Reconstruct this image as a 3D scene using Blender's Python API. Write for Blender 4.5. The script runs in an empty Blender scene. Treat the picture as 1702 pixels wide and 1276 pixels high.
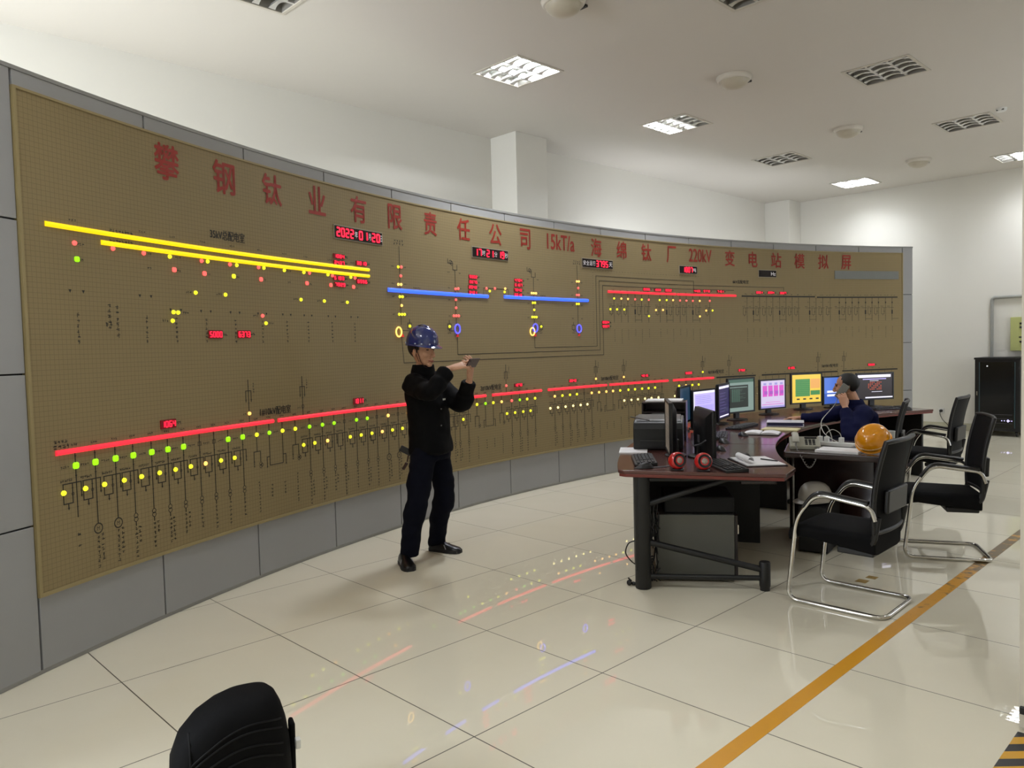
import bpy, bmesh, math, random
from mathutils import Vector, Matrix, noise, Quaternion
random.seed(7)
S = bpy.context.scene
COL = S.collection
PI = math.pi

# ------------------------------------------------------------------ camera, light, exposure
CAM_LOC = Vector((3.8331, -1.9247, 1.5280))
CAM_R = ((0.699381, 0.714323, -0.024698), (-0.016547, 0.050727, 0.998576), (-0.714558, 0.697976, -0.047297))
F_PX = 1268.57
cam = bpy.data.cameras.new('camera')
cam.sensor_fit = 'HORIZONTAL'; cam.sensor_width = 36.0
cam.lens = F_PX / 1702.0 * 36.0
cam.clip_start = 0.05
camo = bpy.data.objects.new('camera', cam); COL.objects.link(camo)
rt, up, fw = (Vector(v) for v in CAM_R)
camo.matrix_world = Matrix(((rt.x, up.x, -fw.x, CAM_LOC.x), (rt.y, up.y, -fw.y, CAM_LOC.y), (rt.z, up.z, -fw.z, CAM_LOC.z), (0, 0, 0, 1)))
S.camera = camo

S.view_settings.view_transform = 'Standard'
S.view_settings.look = 'None'
S.view_settings.gamma = 1.0
S.view_settings.use_curve_mapping = False
S.view_settings.exposure = 0.60

W = bpy.data.worlds.new('world'); S.world = W
W.use_nodes = True
W.node_tree.nodes['Background'].inputs[0].default_value = (0.9, 0.95, 1.0, 1)
W.node_tree.nodes['Background'].inputs[1].default_value = 0.3

LAMP_COL = (0.94, 0.98, 1.05)
def area(name, loc, sx, sy, power, rot=(0, 0, 0), col=LAMP_COL, spread=PI):
    l = bpy.data.lights.new(name, 'AREA'); l.shape = 'RECTANGLE'; l.size = sx; l.size_y = sy
    l.energy = power; l.color = col; l.spread = spread
    o = bpy.data.objects.new(name, l); COL.objects.link(o); o.location = loc; o.rotation_euler = rot
    return o
CEIL = 4.10
# recessed ceiling lamps: centre -> lit troughs (0 = towards the board)
FIX_LIT = {(-1.27, 0.72): (), (-1.275, 3.24): (1, 2), (-1.27, 5.86): (0,), (-1.27, 8.50): (), (-1.25, 11.06): (0, 1, 2),
           (1.05, 3.30): (), (1.05, 5.93): (), (1.05, 8.57): (), (1.05, 11.10): (1, 2),
           (-1.27, -1.80): (0, 1, 2), (1.05, 0.72): (), (1.05, -1.80): (0, 1, 2), (3.4, 3.3): (), (3.4, 5.9): (0, 1), (3.4, 0.72): (1, 2), (3.4, 8.5): (0, 1, 2)}
POWER = {(-1.27, -1.80): 64.0, (1.05, -1.80): 18.0, (3.4, 0.72): 8.0, (-1.275, 3.24): 42.0, (-1.27, 5.86): 56.0, (3.4, 5.9): 30.0, (-1.25, 11.06): 17.0, (1.05, 11.10): 24.0, (3.4, 8.5): 24.0}
for (fx, fy), lit in FIX_LIT.items():
    for k in lit:
        area('tube_light', (fx + (k - 1) * 0.19, fy, CEIL + 0.075), 0.15, 0.54, POWER[(fx, fy)])
# daylight fill added at unseen windows in the near and right walls
DAY = (0.90, 0.97, 1.08)
area('daylight_fill', (-0.9, -4.40, 2.0), 2.6, 2.0, 205.0, rot=(PI / 2, 0, 0), col=DAY)
area('daylight_fill', (4.66, 8.2, 1.75), 3.2, 1.6, 26.0, rot=(PI / 2, 0, PI / 2), col=DAY)
# unseen fill lights added behind the board to brighten the wall
for bx_, by_, p_ in ((-1.22, 0.30, 1.4), (-1.95, 7.1, 13.5), (-1.35, 9.2, 10.0)):
    area('board_back_fill', (bx_ - 0.26, by_, 2.45), 1.6, 0.12, p_, rot=(PI / 2 + 0.35, 0, PI / 2 + math.atan2(by_ - 4.66, 11.0) * -1.0), col=LAMP_COL)

# ------------------------------------------------------------------ materials
def s2l(c):
    return tuple(((v / 12.92) if v <= 0.04045 else ((v + 0.055) / 1.055) ** 2.4) for v in (x / 255.0 for x in c))
MATS = {}
def mat(name, rgb, rough=0.5, metal=0.0, emit=0.0, spec=0.5, coat=0.0, var=0.06, scale=8.0, ecol=None, bump=0.0, bscale=60.0):
    if name in MATS: return MATS[name]
    m = bpy.data.materials.new(name); m.use_nodes = True
    nt = m.node_tree; b = nt.nodes['Principled BSDF']
    col = s2l(rgb)
    b.inputs['Roughness'].default_value = rough; b.inputs['Metallic'].default_value = metal
    b.inputs['Specular IOR Level'].default_value = spec; b.inputs['Coat Weight'].default_value = coat
    b.inputs['Coat Roughness'].default_value = 0.08
    if emit > 0:
        e = s2l(ecol or rgb)
        b.inputs['Base Color'].default_value = (*[v * 0.5 for v in col], 1)
        b.inputs['Emission Color'].default_value = (*e, 1); b.inputs['Emission Strength'].default_value = emit
    else:
        tc = nt.nodes.new('ShaderNodeTexCoord'); n = nt.nodes.new('ShaderNodeTexNoise')
        n.inputs['Scale'].default_value = scale; n.inputs['Detail'].default_value = 4
        nt.links.new(tc.outputs['Object'], n.inputs['Vector'])
        mx = nt.nodes.new('ShaderNodeMix'); mx.data_type = 'RGBA'
        mx.inputs[6].default_value = (*[min(1, v * (1 - var)) for v in col], 1)
        mx.inputs[7].default_value = (*[min(1, v * (1 + var)) for v in col], 1)
        nt.links.new(n.outputs['Fac'], mx.inputs[0]); nt.links.new(mx.outputs[2], b.inputs['Base Color'])
        if bump > 0:
            n2 = nt.nodes.new('ShaderNodeTexNoise'); n2.inputs['Scale'].default_value = bscale; n2.inputs['Detail'].default_value = 3
            nt.links.new(tc.outputs['Object'], n2.inputs['Vector'])
            bp = nt.nodes.new('ShaderNodeBump'); bp.inputs['Strength'].default_value = bump; bp.inputs['Distance'].default_value = 0.01
            nt.links.new(n2.outputs['Fac'], bp.inputs['Height']); nt.links.new(bp.outputs['Normal'], b.inputs['Normal'])
    MATS[name] = m
    return m

# ------------------------------------------------------------------ mesh builder
class MB:
    def __init__(s): s.v = []; s.f = []; s.mi = []; s.uv = None
    def add(s, vs, fs, mi=0):
        o = len(s.v); s.v += [Vector(p) for p in vs]; s.f += [tuple(i + o for i in f) for f in fs]; s.mi += [mi] * len(fs)
        return s
    def box(s, c, d, mi=0, M=None):
        x, y, z = (k / 2 for k in d)
        vs = [Vector((sx * x, sy * y, sz * z)) for sx in (-1, 1) for sy in (-1, 1) for sz in (-1, 1)]
        if M: vs = [M @ p for p in vs]
        vs = [p + Vector(c) for p in vs]
        return s.add(vs, [(0, 1, 3, 2), (4, 6, 7, 5), (0, 4, 5, 1), (2, 3, 7, 6), (0, 2, 6, 4), (1, 5, 7, 3)], mi)
    def cb(s, x0, x1, y0, y1, z0, z1, mi=0):
        return s.box(((x0 + x1) / 2, (y0 + y1) / 2, (z0 + z1) / 2), (x1 - x0, y1 - y0, z1 - z0), mi)
    def loft(s, rings, cap=True, mi=0, closed=False):
        n = len(rings[0]); o = len(s.v)
        for r in rings: s.v += [Vector(p) for p in r]
        m = len(rings)
        for i in range(m if closed else m - 1):
            a = o + i * n; b = o + ((i + 1) % m) * n
            for k in range(n):
                s.f.append((a + k, a + (k + 1) % n, b + (k + 1) % n, b + k)); s.mi.append(mi)
        if cap and not closed:
            s.f.append(tuple(o + k for k in reversed(range(n)))); s.mi.append(mi)
            s.f.append(tuple(o + (m - 1) * n + k for k in range(n))); s.mi.append(mi)
        return s
    def lathe(s, prof, c=(0, 0, 0), n=24, M=None, mi=0, cap=True, sx=1, sy=1):
        rings = []
        for r, z in prof:
            ring = [Vector((r * sx * math.cos(2 * PI * k / n), r * sy * math.sin(2 * PI * k / n), z)) for k in range(n)]
            if M: ring = [M @ p for p in ring]
            rings.append([p + Vector(c) for p in ring])
        return s.loft(rings, cap, mi)
    def ell(s, c, r, n=16, m=10, M=None, mi=0):
        rings = []
        for i in range(m + 1):
            t = -PI / 2 + PI * (i if 0 < i < m else (i + (0.02 if i == 0 else -0.02))) / m
            ring = [Vector((r[0] * math.cos(t) * math.cos(2 * PI * k / n), r[1] * math.cos(t) * math.sin(2 * PI * k / n), r[2] * math.sin(t))) for k in range(n)]
            if M: ring = [M @ p for p in ring]
            rings.append([p + Vector(c) for p in ring])
        return s.loft(rings, True, mi)
    def tube(s, pts, r, n=10, closed=False, mi=0, up=Vector((0, 0, 1))):
        pts = [Vector(p) for p in pts]; rings = []; N = len(pts)
        rr = r if isinstance(r, (list, tuple)) else [r] * N
        prev = None
        for i, p in enumerate(pts):
            if closed: t = pts[(i + 1) % N] - pts[i - 1]
            else: t = pts[min(i + 1, N - 1)] - pts[max(i - 1, 0)]
            if t.length < 1e-9: t = Vector((0, 0, 1))
            t.normalize()
            if prev is None:
                u = up - t * up.dot(t)
                if u.length < 0.05: u = Vector((1, 0, 0)) - t * t.x
            else: u = prev - t * prev.dot(t)
            u.normalize(); prev = u; w = t.cross(u)
            a, b = rr[i] if isinstance(rr[i], (tuple, list)) else (rr[i], rr[i])
            rings.append([p + u * (a * math.cos(2 * PI * k / n)) + w * (b * math.sin(2 * PI * k / n)) for k in range(n)])
        return s.loft(rings, True, mi, closed)
    def prism(s, poly, z0, z1, mi=0):
        n = len(poly)
        return s.loft([[(x, y, z0) for x, y in poly], [(x, y, z1) for x, y in poly]], True, mi)
    def rect(s, x0, x1, z0, z1, y, mi=0):     # a flat patch facing -y
        return s.add([(x0, y, z0), (x1, y, z0), (x1, y, z1), (x0, y, z1)], [(0, 1, 2, 3)], mi)
    def map(s, fn):
        s.v = [Vector(fn(p)) for p in s.v]; return s
    def xf(s, M):
        s.v = [M @ p for p in s.v]; return s
    def build(s, name, mats, parent=None, origin=None, smooth=40, bevel=0.0, label=None, bseg=2, kind=None):
        me = bpy.data.meshes.new(name)
        o = Vector(origin) if origin is not None else Vector((0, 0, 0))
        me.from_pydata([tuple(p - o) for p in s.v], [], s.f)
        for m in (mats if isinstance(mats, (list, tuple)) else [mats]): me.materials.append(m)
        me.polygons.foreach_set('material_index', s.mi)
        bm = bmesh.new(); bm.from_mesh(me); bmesh.ops.recalc_face_normals(bm, faces=bm.faces); bm.to_mesh(me); bm.free()
        if smooth:
            me.shade_smooth(); me.set_sharp_from_angle(angle=math.radians(smooth))
        ob = bpy.data.objects.new(name, me); COL.objects.link(ob)
        if parent is not None: ob.parent = parent
        elif origin is not None: ob.location = o
        if bevel > 0:
            bv = ob.modifiers.new('bevel', 'BEVEL'); bv.width = bevel; bv.segments = bseg; bv.limit_method = 'ANGLE'; bv.angle_limit = math.radians(35)
        if label: ob['label'] = label
        if kind: ob['kind'] = kind
        return ob

def thing(name, label, cat, loc=(0, 0, 0), rz=0.0, group=None, rot=None):
    o = bpy.data.objects.new(name, None); COL.objects.link(o); o.empty_display_size = 0.05
    o.location = loc; o.rotation_euler = rot if rot else (0, 0, rz)
    o['label'] = label; o['category'] = cat
    if group: o['group'] = group
    return o
def tag(o, label, cat, group=None, kind=None):
    o['label'] = label; o['category'] = cat
    if group: o['group'] = group
    if kind: o['kind'] = kind
    return o
def struct(o): o['kind'] = 'structure'; return o
def kids(o): return [c for c in o.children]
def dup(root, loc, rz, label=None, group=None, rot=None):
    r = root.copy(); COL.objects.link(r); r.location = loc; r.rotation_euler = rot if rot else (0, 0, rz)
    if label: r['label'] = label
    if group: r['group'] = group
    for ch in list(root.children):
        c = ch.copy(); COL.objects.link(c); c.parent = r
        for g in list(ch.children):
            d = g.copy(); COL.objects.link(d); d.parent = c
    return r
def fuse(mb, voxel, name, m, parent=None, origin=None, smooth_it=2, wrinkle=0.0, wscale=6.0, label=None):
    """one continuous surface out of overlapping volumes"""
    me = bpy.data.meshes.new('tmp'); me.from_pydata([tuple(p) for p in mb.v], [], mb.f)
    bm = bmesh.new(); bm.from_mesh(me); bmesh.ops.recalc_face_normals(bm, faces=bm.faces); bm.to_mesh(me); bm.free()
    ob = bpy.data.objects.new('tmp', me); COL.objects.link(ob)
    r = ob.modifiers.new('r', 'REMESH'); r.mode = 'VOXEL'; r.voxel_size = voxel
    if smooth_it:
        sm = ob.modifiers.new('s', 'SMOOTH'); sm.iterations = smooth_it; sm.factor = 0.5
    dg = bpy.context.evaluated_depsgraph_get()
    out = bpy.data.meshes.new_from_object(ob.evaluated_get(dg))
    bpy.data.objects.remove(ob); bpy.data.meshes.remove(me)
    if wrinkle > 0:
        nrm = [v.normal.copy() for v in out.vertices]
        for v, nn in zip(out.vertices, nrm):
            p = v.co
            k = noise.noise(Vector((p.x * wscale, p.y * wscale, p.z * wscale * 1.7))) + 0.5 * noise.noise(Vector((p.x * wscale * 2.3, p.y * wscale * 2.3, p.z * wscale * 4.2)))
            v.co = p + nn * (k * wrinkle)
    o = Vector(origin) if origin is not None else Vector((0, 0, 0))
    for v in out.vertices: v.co -= o
    out.materials.clear(); out.materials.append(m); out.name = name
    out.shade_smooth()
    ob = bpy.data.objects.new(name, out); COL.objects.link(ob)
    if parent is not None: ob.parent = parent
    elif origin is not None: ob.location = o
    if label: ob['label'] = label
    return ob
def spline(pts, n=8):
    pts = [Vector(p) for p in pts]; out = []
    for i in range(len(pts) - 1):
        p0 = pts[max(i - 1, 0)]; p1 = pts[i]; p2 = pts[i + 1]; p3 = pts[min(i + 2, len(pts) - 1)]
        for k in range(n):
            t = k / n
            out.append(0.5 * ((2 * p1) + (p2 - p0) * t + (2 * p0 - 5 * p1 + 4 * p2 - p3) * t * t + (3 * p1 - p0 - 3 * p2 + p3) * t ** 3))
    out.append(pts[-1]); return out
def fillet(pts, r, n=6):
    pts = [Vector(p) for p in pts]; out = [pts[0]]
    for i in range(1, len(pts) - 1):
        a, b, c = pts[i - 1], pts[i], pts[i + 1]
        rr = min(r, (a - b).length * 0.49, (c - b).length * 0.49)
        p = b + (a - b).normalized() * rr; q = b + (c - b).normalized() * rr
        for k in range(n + 1):
            t = k / n; out.append(p * (1 - t) ** 2 + b * 2 * t * (1 - t) + q * t * t)
    out.append(pts[-1]); return out
def rrect(w, d, r, n=5):
    out = []
    for cx, cy, a0 in ((w / 2 - r, d / 2 - r, 0), (-w / 2 + r, d / 2 - r, 90), (-w / 2 + r, -d / 2 + r, 180), (w / 2 - r, -d / 2 + r, 270)):
        for k in range(n + 1):
            a = math.radians(a0 + 90 * k / n); out.append((cx + r * math.cos(a), cy + r * math.sin(a)))
    return out

M_WHITE_WALL = mat('painted_plaster', (216, 213, 204), rough=0.85, var=0.015, scale=1.2, bump=0.05, bscale=25)
M_CEIL = mat('ceiling_paint', (208, 203, 195), rough=0.9, var=0.015, scale=1.0)
M_BLACK = mat('black_plastic', (14, 14, 15), rough=0.45)
M_MATTE = mat('matte_black', (9, 9, 10), rough=0.75)
M_DGREY = mat('dark_grey_metal', (32, 32, 33), rough=0.4, metal=0.3)
M_CHROME = mat('chrome', (200, 198, 192), rough=0.16, metal=1.0, var=0.02)
M_ALU = mat('aluminium', (214, 212, 208), rough=0.3, metal=0.55, var=0.03)
M_WHITE = mat('white_plastic', (222, 222, 218), rough=0.45)
M_PAPER = mat('paper', (228, 226, 226), rough=0.85, var=0.02)

# ------------------------------------------------------------------ the room
XL, XR, YN, YF = -3.10, 4.75, -4.5, 12.0
def floor_material():
    m = bpy.data.materials.new('polished_floor_tiles'); m.use_nodes = True
    nt = m.node_tree; N = nt.nodes; L = nt.links; b = N['Principled BSDF']
    tc = N.new('ShaderNodeTexCoord'); sp = N.new('ShaderNodeSeparateXYZ'); L.new(tc.outputs['Object'], sp.inputs[0])
    ds = []
    for ax in (0, 1):
        pp = N.new('ShaderNodeMath'); pp.operation = 'PINGPONG'; pp.inputs[1].default_value = 0.4
        L.new(sp.outputs[ax], pp.inputs[0]); ds.append(pp)
    mn = N.new('ShaderNodeMath'); mn.operation = 'MINIMUM'; L.new(ds[0].outputs[0], mn.inputs[0]); L.new(ds[1].outputs[0], mn.inputs[1])
    lt = N.new('ShaderNodeMath'); lt.operation = 'LESS_THAN'; lt.inputs[1].default_value = 0.0026; L.new(mn.outputs[0], lt.inputs[0])
    fl = []
    for ax in (0, 1):
        d = N.new('ShaderNodeMath'); d.operation = 'DIVIDE'; d.inputs[1].default_value = 0.8; L.new(sp.outputs[ax], d.inputs[0])
        q = N.new('ShaderNodeMath'); q.operation = 'FLOOR'; L.new(d.outputs[0], q.inputs[0]); fl.append(q)
    cb = N.new('ShaderNodeCombineXYZ'); L.new(fl[0].outputs[0], cb.inputs[0]); L.new(fl[1].outputs[0], cb.inputs[1])
    wn = N.new('ShaderNodeTexWhiteNoise'); wn.noise_dimensions = '3D'; L.new(cb.outputs[0], wn.inputs['Vector'])
    nz = N.new('ShaderNodeTexNoise'); nz.inputs['Scale'].default_value = 2.6; nz.inputs['Detail'].default_value = 5; L.new(tc.outputs['Object'], nz.inputs['Vector'])
    r1 = N.new('ShaderNodeMix'); r1.data_type = 'RGBA'
    r1.inputs[6].default_value = (*s2l((216, 209, 186)), 1); r1.inputs[7].default_value = (*s2l((226, 219, 198)), 1)
    ad = N.new('ShaderNodeMath'); ad.operation = 'MULTIPLY_ADD'; ad.inputs[1].default_value = 0.4; L.new(wn.outputs['Value'], ad.inputs[0])
    ml = N.new('ShaderNodeMath'); ml.operation = 'MULTIPLY'; ml.inputs[1].default_value = 0.7; L.new(nz.outputs['Fac'], ml.inputs[0]); L.new(ml.outputs[0], ad.inputs[2])
    L.new(ad.outputs[0], r1.inputs[0])
    r2 = N.new('ShaderNodeMix'); r2.data_type = 'RGBA'; r2.inputs[7].default_value = (*s2l((74, 68, 56)), 1)
    L.new(r1.outputs[2], r2.inputs[6]); L.new(lt.outputs[0], r2.inputs[0]); L.new(r2.outputs[2], b.inputs['Base Color'])
    rg = N.new('ShaderNodeMath'); rg.operation = 'MULTIPLY_ADD'; rg.inputs[1].default_value = 0.5; rg.inputs[2].default_value = 0.01; L.new(lt.outputs[0], rg.inputs[0])
    L.new(rg.outputs[0], b.inputs['Roughness'])
    b.inputs['Specular IOR Level'].default_value = 0.5
    n2 = N.new('ShaderNodeTexNoise'); n2.inputs['Scale'].default_value = 1.4; L.new(tc.outputs['Object'], n2.inputs['Vector'])
    bp = N.new('ShaderNodeBump'); bp.inputs['Strength'].default_value = 0.006; bp.inputs['Distance'].default_value = 0.02
    L.new(n2.outputs['Fac'], bp.inputs['Height']); L.new(bp.outputs['Normal'], b.inputs['Normal'])
    return m
struct(MB().cb(XL - 0.2, XR + 0.2, YN - 0.2, YF + 0.2, -0.12, 0).build('floor', floor_material(), smooth=0))

# ceiling with the openings of the recessed lamps
HW = 0.285
xs = sorted({XL - 0.2, XR + 0.2} | {round(c[0] + s * HW, 3) for c in FIX_LIT for s in (-1, 1)})
ys = sorted({YN - 0.2, YF + 0.2} | {round(c[1] + s * HW, 3) for c in FIX_LIT for s in (-1, 1)})
mb = MB()
for i in range(len(xs) - 1):
    for j in range(len(ys) - 1):
        mx, my = (xs[i] + xs[i + 1]) / 2, (ys[j] + ys[j + 1]) / 2
        if any(abs(mx - c[0]) < HW and abs(my - c[1]) < HW for c in FIX_LIT): continue
        mb.add([(xs[i], ys[j], CEIL), (xs[i], ys[j + 1], CEIL), (xs[i + 1], ys[j + 1], CEIL), (xs[i + 1], ys[j], CEIL)], [(0, 1, 2, 3)])
        if (mx + my) > -1e9: mb.add([(xs[i], ys[j], CEIL + 0.2), (xs[i], ys[j + 1], CEIL + 0.2), (xs[i + 1], ys[j + 1], CEIL + 0.2), (xs[i + 1], ys[j], CEIL + 0.2)], [(0, 1, 2, 3)])
struct(mb.build('ceiling', M_CEIL, smooth=0))
struct(MB().cb(XL - 0.2, XL, YN, YF, 0, CEIL).build('wall_left', M_WHITE_WALL, smooth=0))
struct(MB().cb(XL - 0.2, XR + 0.2, YF, YF + 0.2, 0, CEIL).build('wall_far', M_WHITE_WALL, smooth=0))
mb = MB()
mb.cb(XR, XR + 0.2, YN, 6.55, 0, CEIL).cb(XR, XR + 0.2, 9.85, YF, 0, CEIL).cb(XR, XR + 0.2, 6.55, 9.85, 0, 0.9).cb(XR, XR + 0.2, 6.55, 9.85, 2.6, CEIL)
struct(mb.build('wall_right', M_WHITE_WALL, smooth=0))
wf = MB()
for y in (6.58, 8.2, 9.82): wf.cb(XR + 0.07, XR + 0.13, y - 0.03, y + 0.03, 0.9, 2.6)
for z in (0.93, 2.57): wf.cb(XR + 0.07, XR + 0.13, 6.55, 9.85, z - 0.03, z + 0.03)
struct(wf.build('added_window_2', M_WHITE, smooth=0))  # unseen window frame, added with the daylight fill in the right wall
# near wall with an added window opening for the daylight fill (behind the camera)
mb = MB(); wx0, wx1, wz0, wz1 = -2.3, 0.5, 0.9, 3.1
mb.cb(XL - 0.2, wx0, YN - 0.2, YN, 0, CEIL).cb(wx1, XR + 0.2, YN - 0.2, YN, 0, CEIL).cb(wx0, wx1, YN - 0.2, YN, 0, wz0).cb(wx0, wx1, YN - 0.2, YN, wz1, CEIL)
struct(mb.build('wall_near', M_WHITE_WALL, smooth=0))
wf = MB()
for x in (wx0 + 0.03, (wx0 + wx1) / 2, wx1 - 0.03): wf.cb(x - 0.03, x + 0.03, YN - 0.13, YN - 0.07, wz0, wz1)
for z in (wz0 + 0.03, wz1 - 0.03): wf.cb(wx0, wx1, YN - 0.13, YN - 0.07, z - 0.03, z + 0.03)
struct(wf.build('added_window_1', M_WHITE, smooth=0))
# columns along the left wall and in the far corner
struct(MB().cb(XL, -2.66, 4.58, 5.12, 0, CEIL).build('trim_1', M_WHITE_WALL, smooth=0, bevel=0.006))
struct(MB().cb(XL, -2.62, 11.55, YF, 0, CEIL).build('trim_2', M_WHITE_WALL, smooth=0, bevel=0.006))
M_BASE = mat('baseboard_tile', (186, 182, 160), rough=0.25, var=0.05)
struct(MB().cb(XL, XR, YF - 0.012, YF, 0, 0.12).build('baseboard_far', M_BASE, smooth=0, bevel=0.003))
struct(MB().cb(XL, XL + 0.012, YN, YF, 0, 0.12).build('baseboard_left', M_BASE, smooth=0, bevel=0.003))

# the edge of an open white door leaf at the right border of the view
d1 = MB().cb(3.115, 4.02, 1.475, 1.52, 0.012, 2.56).build('door_1', mat('door_paint', (196, 188, 172), rough=0.5), smooth=0, bevel=0.003)
struct(d1)
MB().cb(3.119, 3.16, 1.462, 1.476, 0.07, 0.10).build('door_bolt', M_BLACK, d1, bevel=0.003, label='small black bolt near the foot of the door')

# floor markings
M_YEL = bpy.data.materials.new('yellow_floor_tape'); M_YEL.use_nodes = True
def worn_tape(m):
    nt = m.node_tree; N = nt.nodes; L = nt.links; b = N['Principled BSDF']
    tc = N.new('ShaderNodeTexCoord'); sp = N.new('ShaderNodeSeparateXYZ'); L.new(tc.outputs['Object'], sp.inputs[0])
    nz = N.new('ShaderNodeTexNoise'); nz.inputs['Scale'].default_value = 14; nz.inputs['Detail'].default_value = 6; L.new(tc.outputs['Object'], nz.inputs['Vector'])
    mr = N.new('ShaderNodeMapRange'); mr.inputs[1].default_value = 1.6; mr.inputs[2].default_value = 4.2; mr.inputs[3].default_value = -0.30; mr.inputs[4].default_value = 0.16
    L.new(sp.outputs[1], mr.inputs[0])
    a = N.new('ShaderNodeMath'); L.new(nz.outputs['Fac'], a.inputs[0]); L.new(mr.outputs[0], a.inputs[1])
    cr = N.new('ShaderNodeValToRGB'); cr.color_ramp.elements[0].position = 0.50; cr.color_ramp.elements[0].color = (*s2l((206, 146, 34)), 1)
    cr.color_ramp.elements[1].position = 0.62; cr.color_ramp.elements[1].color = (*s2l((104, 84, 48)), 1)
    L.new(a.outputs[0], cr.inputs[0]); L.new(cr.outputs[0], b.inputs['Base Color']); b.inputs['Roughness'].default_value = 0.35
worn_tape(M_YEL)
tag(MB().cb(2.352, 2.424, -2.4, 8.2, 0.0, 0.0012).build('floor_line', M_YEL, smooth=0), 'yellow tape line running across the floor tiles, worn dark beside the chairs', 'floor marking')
ht = MB()
M_HZ = bpy.data.materials.new('hazard_stripes'); M_HZ.use_nodes = True
def hz(m):
    nt = m.node_tree; N = nt.nodes; L = nt.links; b = N['Principled BSDF']
    tc = N.new('ShaderNodeTexCoord'); sp = N.new('ShaderNodeSeparateXYZ'); L.new(tc.outputs['Object'], sp.inputs[0])
    a = N.new('ShaderNodeMath'); a.operation = 'SUBTRACT'; L.new(sp.outputs[1], a.inputs[0]); L.new(sp.outputs[0], a.inputs[1])
    p = N.new('ShaderNodeMath'); p.operation = 'PINGPONG'; p.inputs[1].default_value = 0.07; L.new(a.outputs[0], p.inputs[0])
    g = N.new('ShaderNodeMath'); g.operation = 'GREATER_THAN'; g.inputs[1].default_value = 0.035; L.new(p.outputs[0], g.inputs[0])
    mx = N.new('ShaderNodeMix'); mx.data_type = 'RGBA'; mx.inputs[6].default_value = (*s2l((40, 40, 44)), 1); mx.inputs[7].default_value = (*s2l((214, 160, 40)), 1)
    L.new(g.outputs[0], mx.inputs[0]); L.new(mx.outputs[2], b.inputs['Base Color']); b.inputs['Roughness'].default_value = 0.4
hz(M_HZ)
tag(MB().cb(3.115, 3.26, -1.0, 1.46, 0.0, 0.0012).build('hazard_tape', M_HZ, smooth=0), 'black and yellow striped tape on the floor at the door leaf', 'floor marking')
M_OLD = mat('old_tape', (150, 122, 62), rough=0.5, var=0.3, scale=40)
tag(MB().cb(1.92, 1.985, 2.93, 3.0, 0.0, 0.0012).build('tape_remnant', M_OLD, smooth=0), 'leftover brown tape patch on the floor inside the nearest chair frame, left one', 'floor marking')
tag(MB().cb(1.94, 2.0, 3.05, 3.11, 0.0, 0.0012).build('tape_remnant', M_OLD, smooth=0), 'leftover brown tape patch on the floor inside the nearest chair frame, right one', 'floor marking')

# ------------------------------------------------------------------ ceiling lamps, domes, detector
M_TUBE_ON = mat('lit_tube', (215, 246, 255), emit=3.5)
M_TUBE_OFF = mat('unlit_tube', (225, 225, 220), rough=0.3)
M_HOUS = mat('lamp_housing', (150, 146, 138), rough=0.35, metal=0.3)
M_FRAME = mat('lamp_frame', (196, 190, 178), rough=0.5)
LAB = {(-1.27, 0.72): 'unlit louvre ceiling lamp cut by the top edge at left', (-1.275, 3.24): 'louvre ceiling lamp with two of its three rows lit',
       (-1.27, 5.86): 'louvre ceiling lamp with one lit row towards the board', (-1.27, 8.50): 'unlit louvre ceiling lamp with bright white slats beyond the half-lit one',
       (-1.25, 11.06): 'fully lit louvre ceiling lamp near the far wall', (1.05, 3.30): 'unlit louvre ceiling lamp cut by the top edge at right',
       (1.05, 5.93): 'unlit louvre ceiling lamp with brownish reflections at upper right', (1.05, 8.57): 'unlit dark louvre ceiling lamp next to the small detector',
       (1.05, 11.10): 'partly lit louvre ceiling lamp at the right border of the photo'}
def lamp(c, lit):
    t = thing('ceiling_light', LAB.get(c, 'louvre ceiling lamp behind the camera'), 'ceiling lamp', (c[0], c[1], CEIL), 0, 'recessed ceiling lamps')
    fr = MB()
    for s in (-1, 1):
        fr.cb(s * 0.292 - 0.015, s * 0.292 + 0.015, -0.307, 0.307, -0.008, 0.0).cb(-0.277, 0.277, s * 0.292 - 0.015, s * 0.292 + 0.015, -0.008, 0.0)
    fr.build('frame', M_FRAME, t, bevel=0.002)
    hs = MB(); h = 0.105
    hs.cb(-0.284, 0.284, -0.284, 0.284, h, h + 0.005)
    for s in (-1, 1): hs.cb(s * 0.282 - 0.002, s * 0.282 + 0.002, -0.284, 0.284, 0, h).cb(-0.284, 0.284, s * 0.282 - 0.002, s * 0.282 + 0.002, 0, h)
    hs.build('housing', M_HOUS, t, smooth=0)
    for k in range(3):
        x = (k - 1) * 0.19
        MB().tube([(x, -0.26, 0.06), (x, 0.26, 0.06)], 0.012, 12).build('tube', M_TUBE_ON if k in lit else M_TUBE_OFF, t, label=('glowing tube' if k in lit else 'unlit tube') if lit else None)
    lv = MB()
    for x in (-0.095, 0.095): lv.loft([[(x - 0.012, y, 0.0), (x + 0.012, y, 0.0), (x + 0.003, y, 0.05), (x - 0.003, y, 0.05)] for y in (-0.28, 0.28)])
    for k in range(3):
        x0 = (k - 1) * 0.19
        for y in (-0.195, -0.065, 0.065, 0.195):   # concave slats across each row
            rings = []
            for q in range(7):
                s = -1 + q / 3; w = 0.017 + 0.012 * s * s; zb = 0.014 * (1 - s * s)
                rings.append([(x0 + s * 0.083, y - w, zb), (x0 + s * 0.083, y + w, zb), (x0 + s * 0.083, y + 0.002, 0.042), (x0 + s * 0.083, y - 0.002, 0.042)])
            lv.loft(rings)
    lv.build('louvre', M_ALU, t)
for c, lit in FIX_LIT.items():
    if c in LAB: lamp(c, lit)
    else:
        lamp(c, lit)
M_DOME = mat('dome_plastic', (206, 200, 188), rough=0.4)
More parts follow.
